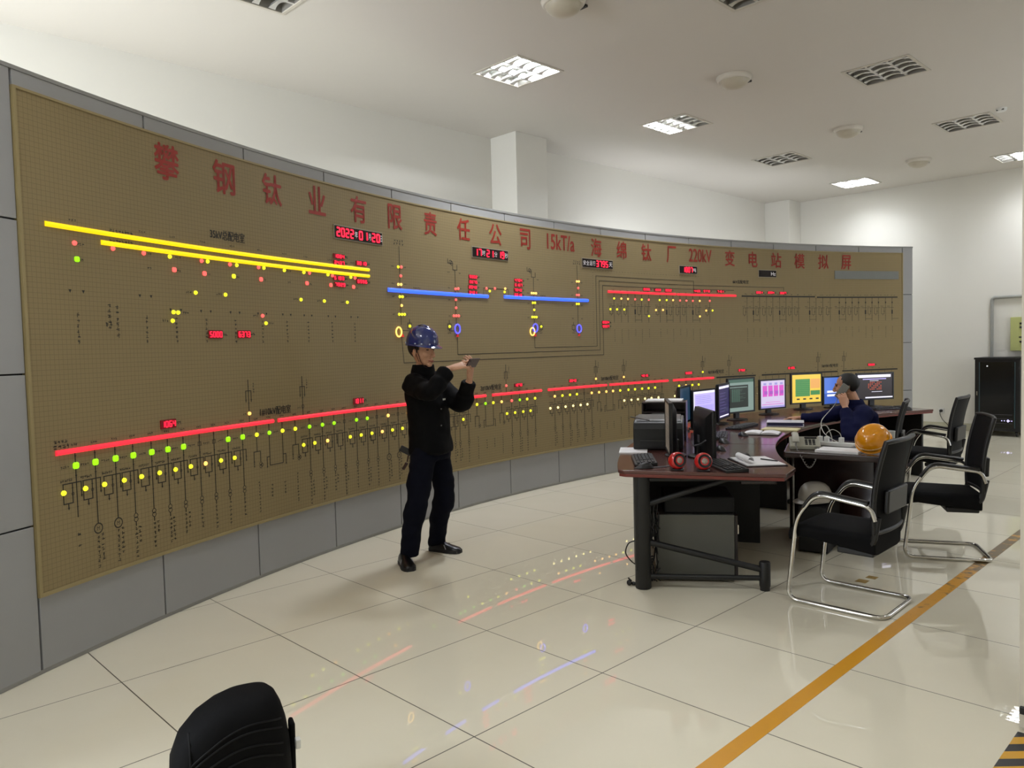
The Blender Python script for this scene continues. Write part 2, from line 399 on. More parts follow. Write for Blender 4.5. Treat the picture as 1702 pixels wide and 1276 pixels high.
DL = ['white ceiling dome cut by the top edge of the photo', 'white ceiling dome second from the camera, above the board title', 'white ceiling dome third from the camera', 'white ceiling dome farthest from the camera']
for i, y in enumerate((2.45, 4.93, 7.66, 10.15)):
    t = thing('ceiling_dome', DL[i], 'ceiling dome', (0.0, y, CEIL), 0, 'dome fittings on the ceiling')
    MB().lathe([(0.165, 0.0), (0.168, -0.012), (0.16, -0.035), (0.15, -0.045)], n=36).build('ring_base', M_DOME, t)
    MB().lathe([(0.138, -0.040), (0.13, -0.065), (0.108, -0.09), (0.07, -0.110), (0.03, -0.119), (0.004, -0.121)], n=36).build('dome_cover', mat('frosted_cover', (186, 178, 160), rough=0.3), t)
    MB().cb(0.03, 0.10, 0.135, 0.162, -0.04, -0.022).cb(-0.06, 0.0, 0.15, 0.166, -0.04, -0.022).build('vent_slot', M_BLACK, t)
t = thing('smoke_detector', 'small white detector with dark openings on the ceiling beside the dark lamp', 'detector', (1.48, 8.23, CEIL))
MB().lathe([(0.055, 0), (0.055, -0.02), (0.045, -0.035), (0.01, -0.04)], n=20).build('body', M_WHITE, t)
MB().cb(-0.04, -0.015, -0.045, -0.035, -0.03, -0.018).cb(0.01, 0.035, -0.05, -0.04, -0.03, -0.018).build('sensor_opening', M_BLACK, t)

# ------------------------------------------------------------------ the curved mimic board
BCX, BCY, BR = 9.9638, 4.6558, 11.8312
def BP(p):               # flat board coordinates (u along the arc, d towards the viewer, z up) -> place
    a = p[0] / BR; r = BR - p[1]
    return (BCX - r * math.cos(a), BCY + r * math.sin(a), p[2])
BO = Vector(BP((0, 0, 0)))
board = thing('mimic_board', 'huge curved tan mosaic mimic board with red title, lit lamps and grey cladding', 'mimic board', BO)
def bb(mb, u0, u1, d0, d1, z0, z1, mi=0, seg=0.12):      # a box that follows the curve
    n = max(1, int(math.ceil((u1 - u0) / seg)))
    rings = [[(u0 + (u1 - u0) * i / n, d, z) for d, z in ((d0, z0), (d1, z0), (d1, z1), (d0, z1))] for i in range(n + 1)]
    return mb.loft(rings, True, mi)
def bbuild(mb, name, m, smooth=30, **k): return mb.map(BP).build(name, m, board, BO, smooth=smooth, **k)
UL, URT = -5.95, 6.075
DT = 0.03
def mosaic_material():
    m = bpy.data.materials.new('mosaic_tiles'); m.use_nodes = True
    nt = m.node_tree; N = nt.nodes; L = nt.links; b = N['Principled BSDF']
    uv = N.new('ShaderNodeUVMap'); uv.uv_map = 'UVMap'; sp = N.new('ShaderNodeSeparateXYZ'); L.new(uv.outputs[0], sp.inputs[0])
    ds = []
    for ax in (0, 1):
        pp = N.new('ShaderNodeMath'); pp.operation = 'PINGPONG'; pp.inputs[1].default_value = 0.0125; L.new(sp.outputs[ax], pp.inputs[0]); ds.append(pp)
    mn = N.new('ShaderNodeMath'); mn.operation = 'MINIMUM'; L.new(ds[0].outputs[0], mn.inputs[0]); L.new(ds[1].outputs[0], mn.inputs[1])
    lt = N.new('ShaderNodeMath'); lt.operation = 'LESS_THAN'; lt.inputs[1].default_value = 0.0008; L.new(mn.outputs[0], lt.inputs[0])
    nz = N.new('ShaderNodeTexNoise'); nz.inputs['Scale'].default_value = 1.1; nz.inputs['Detail'].default_value = 3; L.new(uv.outputs[0], nz.inputs['Vector'])
    r1 = N.new('ShaderNodeMix'); r1.data_type = 'RGBA'; r1.inputs[6].default_value = (*s2l((136, 120, 86)), 1); r1.inputs[7].default_value = (*s2l((143, 126, 91)), 1)
    L.new(nz.outputs['Fac'], r1.inputs[0])
    r2 = N.new('ShaderNodeMix'); r2.data_type = 'RGBA'; r2.inputs[7].default_value = (*s2l((112, 98, 68)), 1)
    L.new(r1.outputs[2], r2.inputs[6]); L.new(lt.outputs[0], r2.inputs[0]); L.new(r2.outputs[2], b.inputs['Base Color'])
    b.inputs['Roughness'].default_value = 0.5; b.inputs['Specular IOR Level'].default_value = 0.3
    return m
# the mosaic face (its own UVs in metres so the 25 mm tiles keep their size)
n = 110
pf = MB(); bb(pf, UL, URT, 0.0, DT, 0.39, 2.812)
flat = [p.copy() for p in pf.v]
face = bbuild(pf, 'mosaic_panel', mosaic_material())
uvl = face.data.uv_layers.new(name='UVMap')
for lp in face.data.loops:
    p = flat[lp.vertex_index]; uvl.data[lp.index].uv = (p.x + 10, p.z)
M_EDGE = mat('board_edging', (150, 134, 94), rough=0.45)
e = MB()
bb(e, UL - 0.003, URT + 0.003, 0.0, DT + 0.006, 0.378, 0.396); bb(e, UL - 0.003, URT + 0.003, 0.0, DT + 0.006, 2.804, 2.816)
bb(e, UL - 0.004, UL + 0.012, 0.0, DT + 0.006, 0.378, 2.816); bb(e, URT - 0.012, URT + 0.004, 0.0, DT + 0.006, 0.378, 2.816)
bbuild(e, 'edging', M_EDGE)
M_CLAD = mat('grey_cladding', (152, 152, 152), rough=0.32, var=0.02)
back = MB(); bb(back, UL - 1.6, URT + 0.19, -0.16, 0.0, 0.0, 2.89)
bbuild(back, 'backing_frame', mat('board_backing', (16, 16, 16), rough=0.8))
bbuild(bb(MB(), UL - 1.6, URT + 0.19, -0.175, -0.165, 0.0, 2.89), 'bounce_sheet', mat('bounce_sheet', (180, 180, 176), rough=0.6))  # pale unseen sheet added to bounce light onto the wall behind
step = (URT - UL) / 15
for k in range(15):
    u0, u1 = UL + k * step + 0.005, UL + (k + 1) * step - 0.005
    bbuild(bb(MB(), u0, u1, 0.0, 0.02, 0.022, 0.38), 'cladding_panel', M_CLAD, bevel=0.002)
    bbuild(bb(MB(), u0, u1, 0.0, 0.022, 2.817, 2.893), 'cladding_panel', M_CLAD, bevel=0.002)
for j, (z0, z1) in enumerate(((0.022, 0.727), (0.735, 1.456), (1.464, 2.185), (2.193, 2.893))):
    bbuild(bb(MB(), UL - 0.82, UL - 0.008, 0.0, 0.022, z0, z1), 'cladding_panel', M_CLAD, bevel=0.002)
    bbuild(bb(MB(), URT + 0.006, URT + 0.185, 0.0, 0.022, z0, z1), 'cladding_panel', M_CLAD, bevel=0.002)
bbuild(bb(bb(MB(), UL - 1.6, URT + 0.19, -0.16, 0.026, 2.893, 2.912), UL - 1.6, URT + 0.19, -0.0, 0.012, 0.0, 0.02), 'edge_rail', mat('rail_metal', (158, 158, 156), rough=0.3, metal=0.4))

# LED bus bars
M_LY = mat('led_yellow', (255, 214, 10), emit=0.72); M_LR = mat('led_red', (255, 36, 52), emit=1.05); M_LB = mat('led_blue', (44, 82, 255), emit=1.6)
def bar(u0, u1, z, m, h=0.024, lab=None):
    mb = MB(); n = max(2, int((u1 - u0) / 0.1)); rings = []
    for i in range(n + 1):
        u = u0 + (u1 - u0) * i / n
        rings.append([(u, DT + 0.001 + 0.014 * max(0, math.sin(PI * k / 6)), z - h / 2 * math.cos(PI * k / 6)) for k in range(7)])
    return bbuild(mb.loft(rings), 'bus_bar', m, label=lab)
bar(-5.816, -3.07, 2.191, M_LY, 0.026, 'upper yellow lit bus bar'); bar(-5.485, -3.07, 2.14, M_LY, 0.026, 'lower yellow lit bus bar')
bar(-2.84, -1.44, 2.042, M_LB, 0.034, 'left blue lit bus bar'); bar(-1.19, 0.207, 2.048, M_LB, 0.034, 'right blue lit bus bar')
bar(0.56, 1.80, 2.162, M_LR, 0.026); bar(1.83, 2.934, 2.160, M_LR, 0.026)
for a, b in ((-5.824, -4.178), (-4.131, -1.515), (-1.413, -0.622), (-0.512, 0.505), (0.56, 1.633), (1.73, 2.494)): bar(a, b, 1.062, M_LR, 0.026, 'red lit bus bar')

# indicator lamps
IL = {'R': [(-5.2, 2.113), (-4.76, 2.112), (-4.52, 2.112), (-4.26, 2.115), (-3.75, 2.116), (-3.5, 2.114), (-3.24, 2.114), (-5.65, 2.116), (-5.41, 2.116), (-4.24, 1.788), (-2.66, 2.245), (-2.67, 2.169), (-1.92, 2.094), (-1.88, 2.098), (-1.92, 1.993), (-1.92, 1.917), (-1.955, 1.841), (-1.92, 1.842), (-1.885, 1.842), (-1.46, 2.12), (-1.33, 2.125), (0.04, 2.185), (0.015, 2.106), (0.05, 2.106), (1.05, 2.082), (1.3, 2.081), (1.88, 2.082), (2.0, 2.082), (2.12, 2.081), (2.44, 2.085), (-1.19, 1.144), (-1.11, 0.988)],
 'S': [(-4.98, 2.039), (-4.74, 2.036), (-4.24, 2.036), (-3.78, 2.039), (-3.52, 2.041), (-3.26, 2.042)],
 'Q': [(-4.49, 2.038)], 'G': [(-5.64, 2.035)],
 'Y': [(-5.01, 2.113), (-4.71, 2.113), (-4.46, 2.112), (-4.21, 2.115), (-4.01, 2.115), (-3.81, 2.116), (-3.55, 2.118), (-3.29, 2.117), (-4.82, 1.913), (-4.57, 1.914), (-3.85, 1.916), (-3.6, 1.916), (-3.34, 1.917), (-5.0, 1.788), (-4.965, 1.787), (-5.01, 1.737), (-4.21, 1.738), (-2.7, 2.243), (-2.69, 1.99), (-2.655, 1.991), (-2.705, 1.839), (-2.67, 1.839), (-2.635, 1.84), (-2.57, 1.739), (-2.02, 1.741), (-1.41, 2.096), (-1.18, 2.096), (-0.73, 1.999), (-0.695, 2.0), (-0.71, 1.925), (-0.745, 1.849), (-0.71, 1.849), (-0.675, 1.849), (-0.6, 1.749), (0.01, 2.005), (0.045, 2.006), (0.67, 2.084), (1.17, 2.081), (1.5, 2.081), (1.63, 2.083), (0.6, 1.955), (0.72, 1.955), (0.85, 1.955), (2.49, 1.957), (1.3, 1.879), (2.29, 1.147)],
 'O': [(-2.705, 2.094), (-2.67, 2.095), (-2.67, 1.915), (-1.17, 2.13), (-0.745, 2.101), (-0.71, 2.101), (-0.675, 2.101), (0.02, 2.259), (0.055, 2.26), (0.8, 2.084), (0.92, 2.083), (1.75, 2.084), (2.25, 2.082), (1.43, 1.955), (1.56, 1.957), (2.37, 1.956), (2.25, 1.879), (-4.4, 1.134), (0.32, 1.144), (0.82, 1.143)]}
# feeders of the lower row: (u, lamp colour or '-', kind below: t transformer, m motor, p two branches, l / r bus tie halves, e plain)
FE = [(-5.71, 'G', 'e'), (-5.59, 'G', 'm'), (-5.46, 'G', 'm')] + [(u, c, 't') for u, c in ((-5.34, 'G'), (-5.21, 'G'), (-5.09, 'G'), (-4.97, 'G'), (-4.84, '-'), (-4.72, '-'), (-4.6, 'G'), (-4.47, 'G'))]
FE += [(-4.34, 'Y', 'p'), (-4.22, 'g', 'l'), (-4.09, 'Y', 'r'), (-3.96, 'Y', 'p')]
FE += [(u, c, 't') for u, c in ((-3.81, 'g'), (-3.67, 'g'), (-3.54, 'g'), (-3.42, '-'), (-3.28, 'g'), (-3.15, 'g'), (-3.03, '-'))]
FE += [(-2.89, 'O', 'm'), (-2.76, '-', 'm'), (-2.63, 'O', 'm'), (-2.50, 'g', 't'), (-2.37, 'g', 't'), (-2.24, 'g', 't'), (-2.11, 'g', 't'), (-1.98, 'g', 't')]
FE += [(-1.91, 'g', 't'), (-1.78, 'g', 't'), (-1.65, 'Y', 'p'), (-1.52, 'g', 'l'), (-1.4, 'Y', 'r'), (-1.27, 'O', 'p'), (-1.11, 'R', 't'), (-0.98, 'g', 't'), (-0.86, 'Y', 't'), (-0.73, 'Y', 't')]
FE += [(-0.4, 'O', 't'), (-0.27, 'Y', 't'), (-0.14, 'Y', 't'), (-0.02, 'Y', 't'), (0.11, '-', 't'), (0.24, 'O', 't'), (0.37, 'O', 'p'), (0.5, 'O', 'l'), (0.62, 'O', 'r'), (0.75, 'Y', 'p')]
FE += [(u, c, 't') for u, c in ((0.9, 'Y'), (1.02, 'Y'), (1.15, 'Y'), (1.27, 'Y'), (1.39, 'Y'), (1.52, '-'), (1.84, 'Y'), (1.97, 'O'), (2.09, 'Y'), (2.21, 'Y'))]
RL = {-3.62: 'O', -4.8: 'O', -2.97: 'O'}
ROUND = [-5.79, -5.66, -5.54, -5.41, -5.29, -5.16, -5.04, -4.92, -4.8, -4.67, -4.55, -3.88, -3.76, -3.62, -3.36, -3.23, -3.1, -2.97, -2.84, -2.71, -2.58, -1.86, -1.19, -1.06, -0.93, -0.81, -0.48, -0.35, -0.22, -0.09, 0.04, 0.16, 0.82, 0.95, 1.07, 1.2, 1.32, 1.45, 1.76]
UPR = [0.67, 0.8, 0.92, 1.05, 1.17, 1.3, 1.51, 1.63, 1.75, 1.88, 2.0, 2.12, 2.25, 2.44]
UPB = [3.15, 3.27, 3.39, 3.52, 3.64, 3.77, 3.89, 4.01, 4.13, 4.34, 4.46, 4.59, 4.73, 4.9, 5.02, 5.14, 5.26, 5.39, 5.51, 5.63, 5.76, 5.88]
MLAMP = {'R': mat('lamp_red', (255, 84, 78), emit=1.3), 'Y': mat('lamp_yellow', (240, 240, 40), emit=1.05), 'O': mat('lamp_amber', (255, 190, 90), emit=1.4),
         'G': mat('lamp_lime', (150, 245, 10), emit=.85), 'W': mat('lamp_warm_white', (255, 236, 150), emit=1.4)}
LNAME = {'R': 'red', 'Y': 'yellow', 'O': 'amber', 'G': 'lime green', 'W': 'warm white'}
lamps = []      # (visible size, u, z, colour, square?, radius)
def near(u, z): return 1.0 / (Vector(BP((u, 0, z))) - CAM_LOC).length
for c, l in IL.items():
    for u, z in l:
        sq = c in 'SQG'; cc = {'S': 'R', 'Q': 'Y'}.get(c, c)
        lamps.append((near(u, z), u, z, cc, sq, 0.0125 if not sq else 0.0135))
for u, c, kd in FE:
    if c != '-': lamps.append((near(u, 0.985) * 1.2, u, 0.985, {'g': 'G'}.get(c, c), c == 'G', 0.0145 if c != 'G' else 0.0165))
for u in ROUND: lamps.append((near(u, 0.858), u, 0.858, RL.get(u, 'W' if u > -0.6 else 'Y'), False, 0.0135))
lamps.sort(reverse=True)
def lamp_shape(mb, u, z, r, sq):
    if sq:
        rings = []
        for s, d in ((1, DT), (1, DT + 0.006), (0.7, DT + 0.011)):
            rings.append([(u + x * r * s, d, z + y * r * s) for x, y in ((1, 0.6), (0.6, 1), (-0.6, 1), (-1, 0.6), (-1, -0.6), (-0.6, -1), (0.6, -1), (1, -0.6))])
        mb.loft(rings)
    else:
        rings = []
        for s, d in ((1, DT), (1, DT + 0.004), (0.8, DT + 0.010), (0.4, DT + 0.014)):
            rings.append([(u + math.cos(2 * PI * k / 12) * r * s, d, z + math.sin(2 * PI * k / 12) * r * s) for k in range(12)])
        mb.loft(rings)
rest = {}
for i, (v, u, z, c, sq, r) in enumerate(lamps):
    if i < 100:
        mb = MB(); lamp_shape(mb, u, z, r, sq)
        bbuild(mb, 'indicator_lamp', MLAMP[c], label='%s lit %s indicator lamp' % (LNAME[c], 'square' if sq else 'round'))
    else: lamp_shape(rest.setdefault(c, MB()), u, z, r, sq)
allr = MB(); cs = sorted(rest)
for i, c in enumerate(cs): allr.add(rest[c].v, rest[c].f, i)
bbuild(allr, 'distant_indicator_lamps', [MLAMP[c] for c in cs], kind='stuff')
def ring(u, z, r, m, lab):
    pts = [BP((u + r * math.cos(2 * PI * k / 24), DT + 0.006, z + 1.15 * r * math.sin(2 * PI * k / 24))) for k in range(24)]
    MB().tube(pts, 0.006, 8, True).build('ring_symbol', m, board, BO, label=lab)
ring(-2.72, 1.688, 0.035, mat('lamp_ring_orange', (255, 200, 90), emit=1.7), 'amber lit transformer ring'); ring(-0.75, 1.695, 0.035, MATS['lamp_ring_orange'], 'amber lit transformer ring')
M_RB = mat('lamp_ring_blue', (70, 70, 255), emit=2.0)
for u, z in ((-1.91, 1.719), (-0.7, 1.734), (0.04, 1.727)): ring(u, z, 0.037, M_RB, 'blue lit transformer ring')
mb = MB()
for u in (-2.67, -1.91, -0.70, 0.04): mb.loft([[(u - 0.02, d, 1.645), (u + 0.02, d, 1.645), (u, d, 1.672)] for d in (DT, DT + 0.008)])
bbuild(mb, 'red_marker', mat('lamp_red_dim', (200, 40, 34), emit=0.5))

# LED number displays
SEG = {'0': 'abcdef', '1': 'bc', '2': 'abged', '3': 'abgcd', '4': 'fgbc', '5': 'afgcd', '6': 'afgedc', '7': 'abc', '8': 'abcdefg', '9': 'abcdfg'}
def digit(mb, ch, u, z, w, h, d, t):
    P = {'a': (u, z + h / 2, w, t), 'g': (u, z, w, t), 'd': (u, z - h / 2, w, t), 'f': (u - w / 2, z + h / 4, t, h / 2), 'b': (u + w / 2, z + h / 4, t, h / 2), 'e': (u - w / 2, z - h / 4, t, h / 2), 'c': (u + w / 2, z - h / 4, t, h / 2)}
    for s in SEG.get(ch, ''):
        x, y, a, b = P[s]; mb.cb(x - a / 2, x + a / 2, d, d + 0.002, y - b / 2, y + b / 2)
M_DISP = mat('display_black', (18, 6, 8), rough=0.25); M_SEG = mat('display_red', (255, 24, 52), emit=1.7)
FONT_CACHE = {}
def glyphs(text, bold=0.0):
    if (text, bold) in FONT_CACHE: return FONT_CACHE[(text, bold)]
    cu = bpy.data.curves.new('t', 'FONT'); cu.body = text; cu.offset = bold; cu.resolution_u = 3
    o = bpy.data.objects.new('t', cu); COL.objects.link(o)
    dg = bpy.context.evaluated_depsgraph_get(); dg.update()
    me = bpy.data.meshes.new_from_object(o.evaluated_get(dg))
    v = [(p.co.x, p.co.y) for p in me.vertices]; f = [tuple(p.vertices) for p in me.polygons]
    bpy.data.objects.remove(o); bpy.data.curves.remove(cu); bpy.data.meshes.remove(me)
    FONT_CACHE[(text, bold)] = (v, f); return v, f
def put_text(mb, text, u0, u1, z0, z1, d, bold=0.0, mi=0):     # stretched into the given rectangle
    v, f = glyphs(text, bold)
    x0 = min(p[0] for p in v); x1 = max(p[0] for p in v); y0 = min(p[1] for p in v); y1 = max(p[1] for p in v)
    return mb.add([(u0 + (p[0] - x0) / (x1 - x0) * (u1 - u0), d, z0 + (p[1] - y0) / (y1 - y0) * (z1 - z0)) for p in v], f, mi)
M_DTXT = mat('display_text', (205, 200, 200), emit=0.45)
M_RIM = mat('display_rim', (150, 140, 120), rough=0.5)
def panel_display(u0, u1, z0, z1, items, lab):
    rim = bbuild(bb(MB(), u0 - 0.008, u1 + 0.008, DT - 0.004, DT + 0.006, z0 - 0.008, z1 + 0.008), 'display_rim', M_RIM)
    p = bbuild(bb(MB(), u0, u1, DT, DT + 0.009, z0, z1), 'number_display', M_DISP, label=lab)
    dg_, tx = MB(), MB(); zc = (z0 + z1) / 2; h = (z1 - z0) * 0.66
    for it, u, w in items:
        if it[0] in SEG and len(it) == 1:
            dg_ = MB(); digit(dg_, it, u, zc, w * 0.64, h, DT + 0.010, 0.0125); dg_.map(BP).build('digit', M_SEG, p, BO)
        else: put_text(tx, it, u - w / 2, u + w / 2, zc - h * 0.42, zc + h * 0.42, DT + 0.0105)
    if tx.v: tx.map(BP).build('lettering', M_DTXT, p, BO, smooth=0)
def row(s, u0, u1):
    """spread a string over the display: digits get 1 unit, characters 0.8"""
    tot = sum(1.0 for c in s); w = (u1 - u0) / tot; out = []
    for i, c in enumerate(s): out.append((c, u0 + (i + 0.5) * w, w * (0.86 if c not in SEG else 0.9)))
    return out
panel_display(-3.46, -2.90, 2.41, 2.503, row('2022', -3.45, -3.24) + [('年', -3.215, 0.036)] + row('01', -3.19, -3.075) + [('月', -3.055, 0.03)] + row('20', -3.035, -2.925) + [('日', -2.913, 0.02)], 'black date display with red digits')
panel_display(-1.66, -1.12, 2.418, 2.51, row('17', -1.64, -1.52) + [('时', -1.495, 0.045)] + row('21', -1.46, -1.34) + [('分', -1.31, 0.045)] + row('19', -1.275, -1.175) + [('秒', -1.147, 0.045)], 'black time display with red digits')
panel_display(0.117, 0.649, 2.43, 2.524, row('安全运行', 0.125, 0.345) + row('3795', 0.35, 0.57) + [('天', 0.61, 0.06)], 'black day counter display with red digits')
panel_display(1.878, 2.2, 2.434, 2.524, row('1007', 1.93, 2.12) + [('吨', 2.155, 0.05)], 'small black display with four red digits')
panel_display(3.374, 3.702, 2.427, 2.517, [('Hz', 3.645, 0.085)], 'dark unlit display ending in Hz')
bbuild(bb(MB(), 4.812, 5.996, DT - 0.004, DT + 0.008, 2.418, 2.538), 'blank_display', mat('blank_grey', (118, 120, 118), rough=0.35), label='long blank grey display strip')
SD = [(-3.42, 2.268), (-3.42, 2.218), (-3.16, 2.235), (-3.43, 2.10), (-3.16, 2.09), (-3.42, 2.05), (-1.66, 2.222), (-1.66, 2.172), (-1.67, 2.122), (-1.67, 2.071), (-0.96, 2.224), (-0.96, 2.176), (-0.97, 2.124), (-0.97, 2.074), (1.26, 2.208), (1.46, 2.206), (1.66, 2.206), (2.2, 2.209), (2.38, 2.211), (2.64, 2.211), (0.51, 1.8), (0.51, 1.753), (-1.0, 1.141), (-0.09, 1.142), (1.2, 1.144), (2.02, 1.144), (3.03, 1.144), (3.98, 1.143), (5.49, 1.144), (3.38, 2.209), (3.6, 2.209), (3.83, 2.207), (-4.67, 1.659), (-4.42, 1.661), (-5.08, 1.133), (-3.25, 1.134)]
for i, (u, z) in enumerate(SD):
    big = u < -2.9 and z < 2.0; w = 0.115 if big else 0.125; h = 0.052 if big else 0.036
    p = bbuild(bb(MB(), u - w / 2, u + w / 2, DT, DT + 0.007, z - h / 2, z + h / 2), 'meter_display', mat('meter_black', (60, 4, 8), emit=0.35, ecol=(120, 6, 14)))
    txt = '%04d' % ((i * 1373 + 1064) % 10000) if i < 34 else ('1064' if i == 34 else '1011')
    for k, ch in enumerate(txt):
        dm = MB(); digit(dm, ch, u - w * 0.36 + k * w * 0.24, z, w * 0.14, h * 0.62, DT + 0.0075, 0.006); dm.map(BP).build('digit', M_SEG, p, BO)

# red title characters
TI = [('攀', -5.0, 0.18), ('钢', -4.54, 0.185), ('钛', -4.1, 0.18), ('业', -3.64, 0.18), ('有', -3.17, 0.18), ('限', -2.72, 0.175), ('责', -2.25, 0.17), ('任', -1.78, 0.18), ('公', -1.3, 0.185), ('司', -0.83, 0.16), ('15kT/a', -0.24, 0.46), ('海', 0.37, 0.18), ('绵', 0.82, 0.17), ('钛', 1.27, 0.18), ('厂', 1.73, 0.17), ('220kV', 2.27, 0.42), ('变', 2.83, 0.18), ('电', 3.27, 0.16), ('站', 3.71, 0.19), ('模', 4.15, 0.19), ('拟', 4.6, 0.19), ('屏', 5.03, 0.18)]
M_TITLE = mat('title_red', (146, 34, 14), rough=0.5)
for ch, u, w in TI:
    z1 = 2.765 if len(ch) == 1 else 2.755; z0 = 2.56 if len(ch) == 1 else 2.59
    mb = MB(); k_ = 0.0035
    for du, dz in ((-k_, 0), (k_, 0), (0, -k_), (0, k_)): put_text(mb, ch, u + du - w / 2, u + du + w / 2, z0 + dz, z1 + dz, DT + 0.003)
    bbuild(mb, 'title_character' if len(ch) == 1 else 'title_lettering', M_TITLE, smooth=0)
M_INK = mat('diagram_ink', (24, 22, 18), rough=0.6)
for tx, u0, u1, z0, z1 in (('35kV总配电室', -4.68, -4.38, 2.262, 2.325), ('1#10kV配电室', -4.30, -4.0, 1.105, 1.165), ('2#10kV配电室', -1.59, -1.27, 1.11, 1.17), ('3#10kV配电室', 0.41, 0.72, 1.115, 1.17), ('4#10kV配电室', 2.39, 2.69, 1.115, 1.17), ('5#10kV配电室', 4.56, 4.87, 1.13, 1.18), ('6kV总配电室', 2.88, 3.18, 2.325, 2.375)):
    mb = MB(); put_text(mb, tx, u0, u1, z0, z1, DT + 0.002); put_text(mb, tx, u0 + 0.003, u1 + 0.003, z0, z1, DT + 0.002); bbuild(mb, 'room_caption', M_INK, smooth=0)

# circuit lines and captions printed on the mosaic
ck = MB(); LW = 0.0052
def ln(pts, w=LW):
    for (u0, z0), (u1, z1) in zip(pts[:-1], pts[1:]):
        if abs(z1 - z0) < 1e-6: bb(ck, min(u0, u1) - w / 2, max(u0, u1) + w / 2, DT, DT + 0.0012, z0 - w / 2, z0 + w / 2, seg=0.25)
        elif abs(u1 - u0) < 1e-6: ck.cb(u0 - w / 2, u0 + w / 2, DT, DT + 0.0012, min(z0, z1), max(z0, z1))
        else:
            d = Vector((u1 - u0, z1 - z0)); nn = Vector((-d.y, d.x)).normalized() * w / 2
            ck.loft([[(u0 + nn.x, y, z0 + nn.y), (u1 + nn.x, y, z1 + nn.y), (u1 - nn.x, y, z1 - nn.y), (u0 - nn.x, y, z0 - nn.y)] for y in (DT, DT + 0.0012)])
def circ(u, z, r, w=LW, n=16):
    ring_ = lambda R, y: [(u + R * math.cos(2 * PI * k / n), y, z + R * math.sin(2 * PI * k / n)) for k in range(n)]
    a, b = ring_(r + w / 2, DT + 0.001), ring_(r - w / 2, DT + 0.001); o = len(ck.v)
    ck.add(a + b, [(k, (k + 1) % n, n + (k + 1) % n, n + k) for k in range(n)])
def tri(u, z, s=0.009): ck.add([(u - s, DT + 0.001, z + s), (u + s, DT + 0.001, z + s), (u, DT + 0.001, z - s)], [(0, 1, 2)])
cap = MB(); RNG = random.Random(3)
def scribble(u, z, s):      # one tiny character, too small in the photo to read
    for _ in range(4):
        if RNG.random() < 0.6: w, h = s * RNG.uniform(0.5, 1), s * 0.17
        else: w, h = s * 0.17, s * RNG.uniform(0.5, 1)
        x, y = u + RNG.uniform(-.25, .25) * s, z + RNG.uniform(-.35, .35) * s
        cap.add([(x - w / 2, DT + 0.001, y - h / 2), (x + w / 2, DT + 0.001, y - h / 2), (x + w / 2, DT + 0.001, y + h / 2), (x - w / 2, DT + 0.001, y + h / 2)], [(0, 1, 2, 3)])
def vtext(u, z, n, s=0.018, pitch=0.026):
    for k in range(n): scribble(u, z - k * pitch, s)
def htext(u, z, n, s=0.015, pitch=0.016):
    for k in range(n): scribble(u + k * pitch, z, s)
for u, c, kd in FE:
    htext(u - 0.016, 1.092, 3, 0.013, 0.013); htext(u - 0.085, 0.985, 4, 0.012, 0.013)
    zt = 1.05; tri(u, 1.03, 0.007)
    if c == '-': ln([(u - 0.012, 0.975), (u + 0.012, 0.975), (u + 0.012, 0.997), (u - 0.012, 0.997), (u - 0.012, 0.975)], 0.003)
    if kd in 'etm':
        zb = {'e': 0.72, 't': 0.66, 'm': 0.66}[kd]
        ln([(u, zt), (u, zb)]); tri(u, 0.93, 0.007); tri(u, 0.77, 0.006)
        ln([(u - 0.08, 0.90), (u + 0.028, 0.90)]); ln([(u - 0.08, 0.90), (u - 0.08, 0.80), (u - 0.025, 0.80), (u - 0.025, 0.90)]); ln([(u - 0.052, 0.80), (u - 0.052, 0.775)]); tri(u - 0.052, 0.772, 0.007)
        circ(u - 0.025, 0.845, 0.007, 0.003); tri(u - 0.025, 0.872, 0.006); ln([(u + 0.028, 0.90), (u + 0.028, 0.825)]); tri(u + 0.028, 0.85, 0.007); tri(u + 0.028, 0.825, 0.007)
        htext(u - 0.09, 0.918, 6, 0.013, 0.012)
        if kd == 'm': circ(u, 0.635, 0.026, 0.006); put_text(cap, 'M', u - 0.008, u + 0.008, 0.625, 0.645, DT + 0.001); vtext(u - 0.002, 0.59, 7); vtext(u + 0.026, 0.60, 6)
        elif kd == 't': circ(u, 0.648, 0.013, 0.004); circ(u, 0.627, 0.013, 0.004); ln([(u, 0.613), (u, 0.59)]); vtext(u, 0.575, RNG.randint(5, 7)); (vtext(u + 0.026, 0.58, RNG.randint(3, 6)) if RNG.random() < .6 else None)
        else: scribble(u, 0.63, 0.02); scribble(u, 0.57, 0.02)
    elif kd == 'p':
        ln([(u, zt), (u, 0.87)]); ln([(u - 0.03, 0.78), (u - 0.03, 0.87), (u + 0.03, 0.87), (u + 0.03, 0.80)]); circ(u + 0.03, 0.785, 0.011, 0.004); circ(u + 0.03, 0.767, 0.011, 0.004); circ(u + 0.042, 0.775, 0.011, 0.004); tri(u - 0.03, 0.80, 0.007); tri(u - 0.03, 0.77, 0.007); vtext(u + 0.01, 0.66, 10, 0.015, 0.022)
    else:
        ln([(u, zt), (u, 0.76)]); s = -1 if kd == 'l' else 1
        ln([(u, 0.82), (u + s * 0.028, 0.82), (u + s * 0.028, 0.75)]); tri(u + s * 0.028, 0.75, 0.007); vtext(u + 0.01, 0.62, 4, 0.017, 0.024)
        if kd == 'l': ln([(u, 0.76), (u + 0.125, 0.76)])
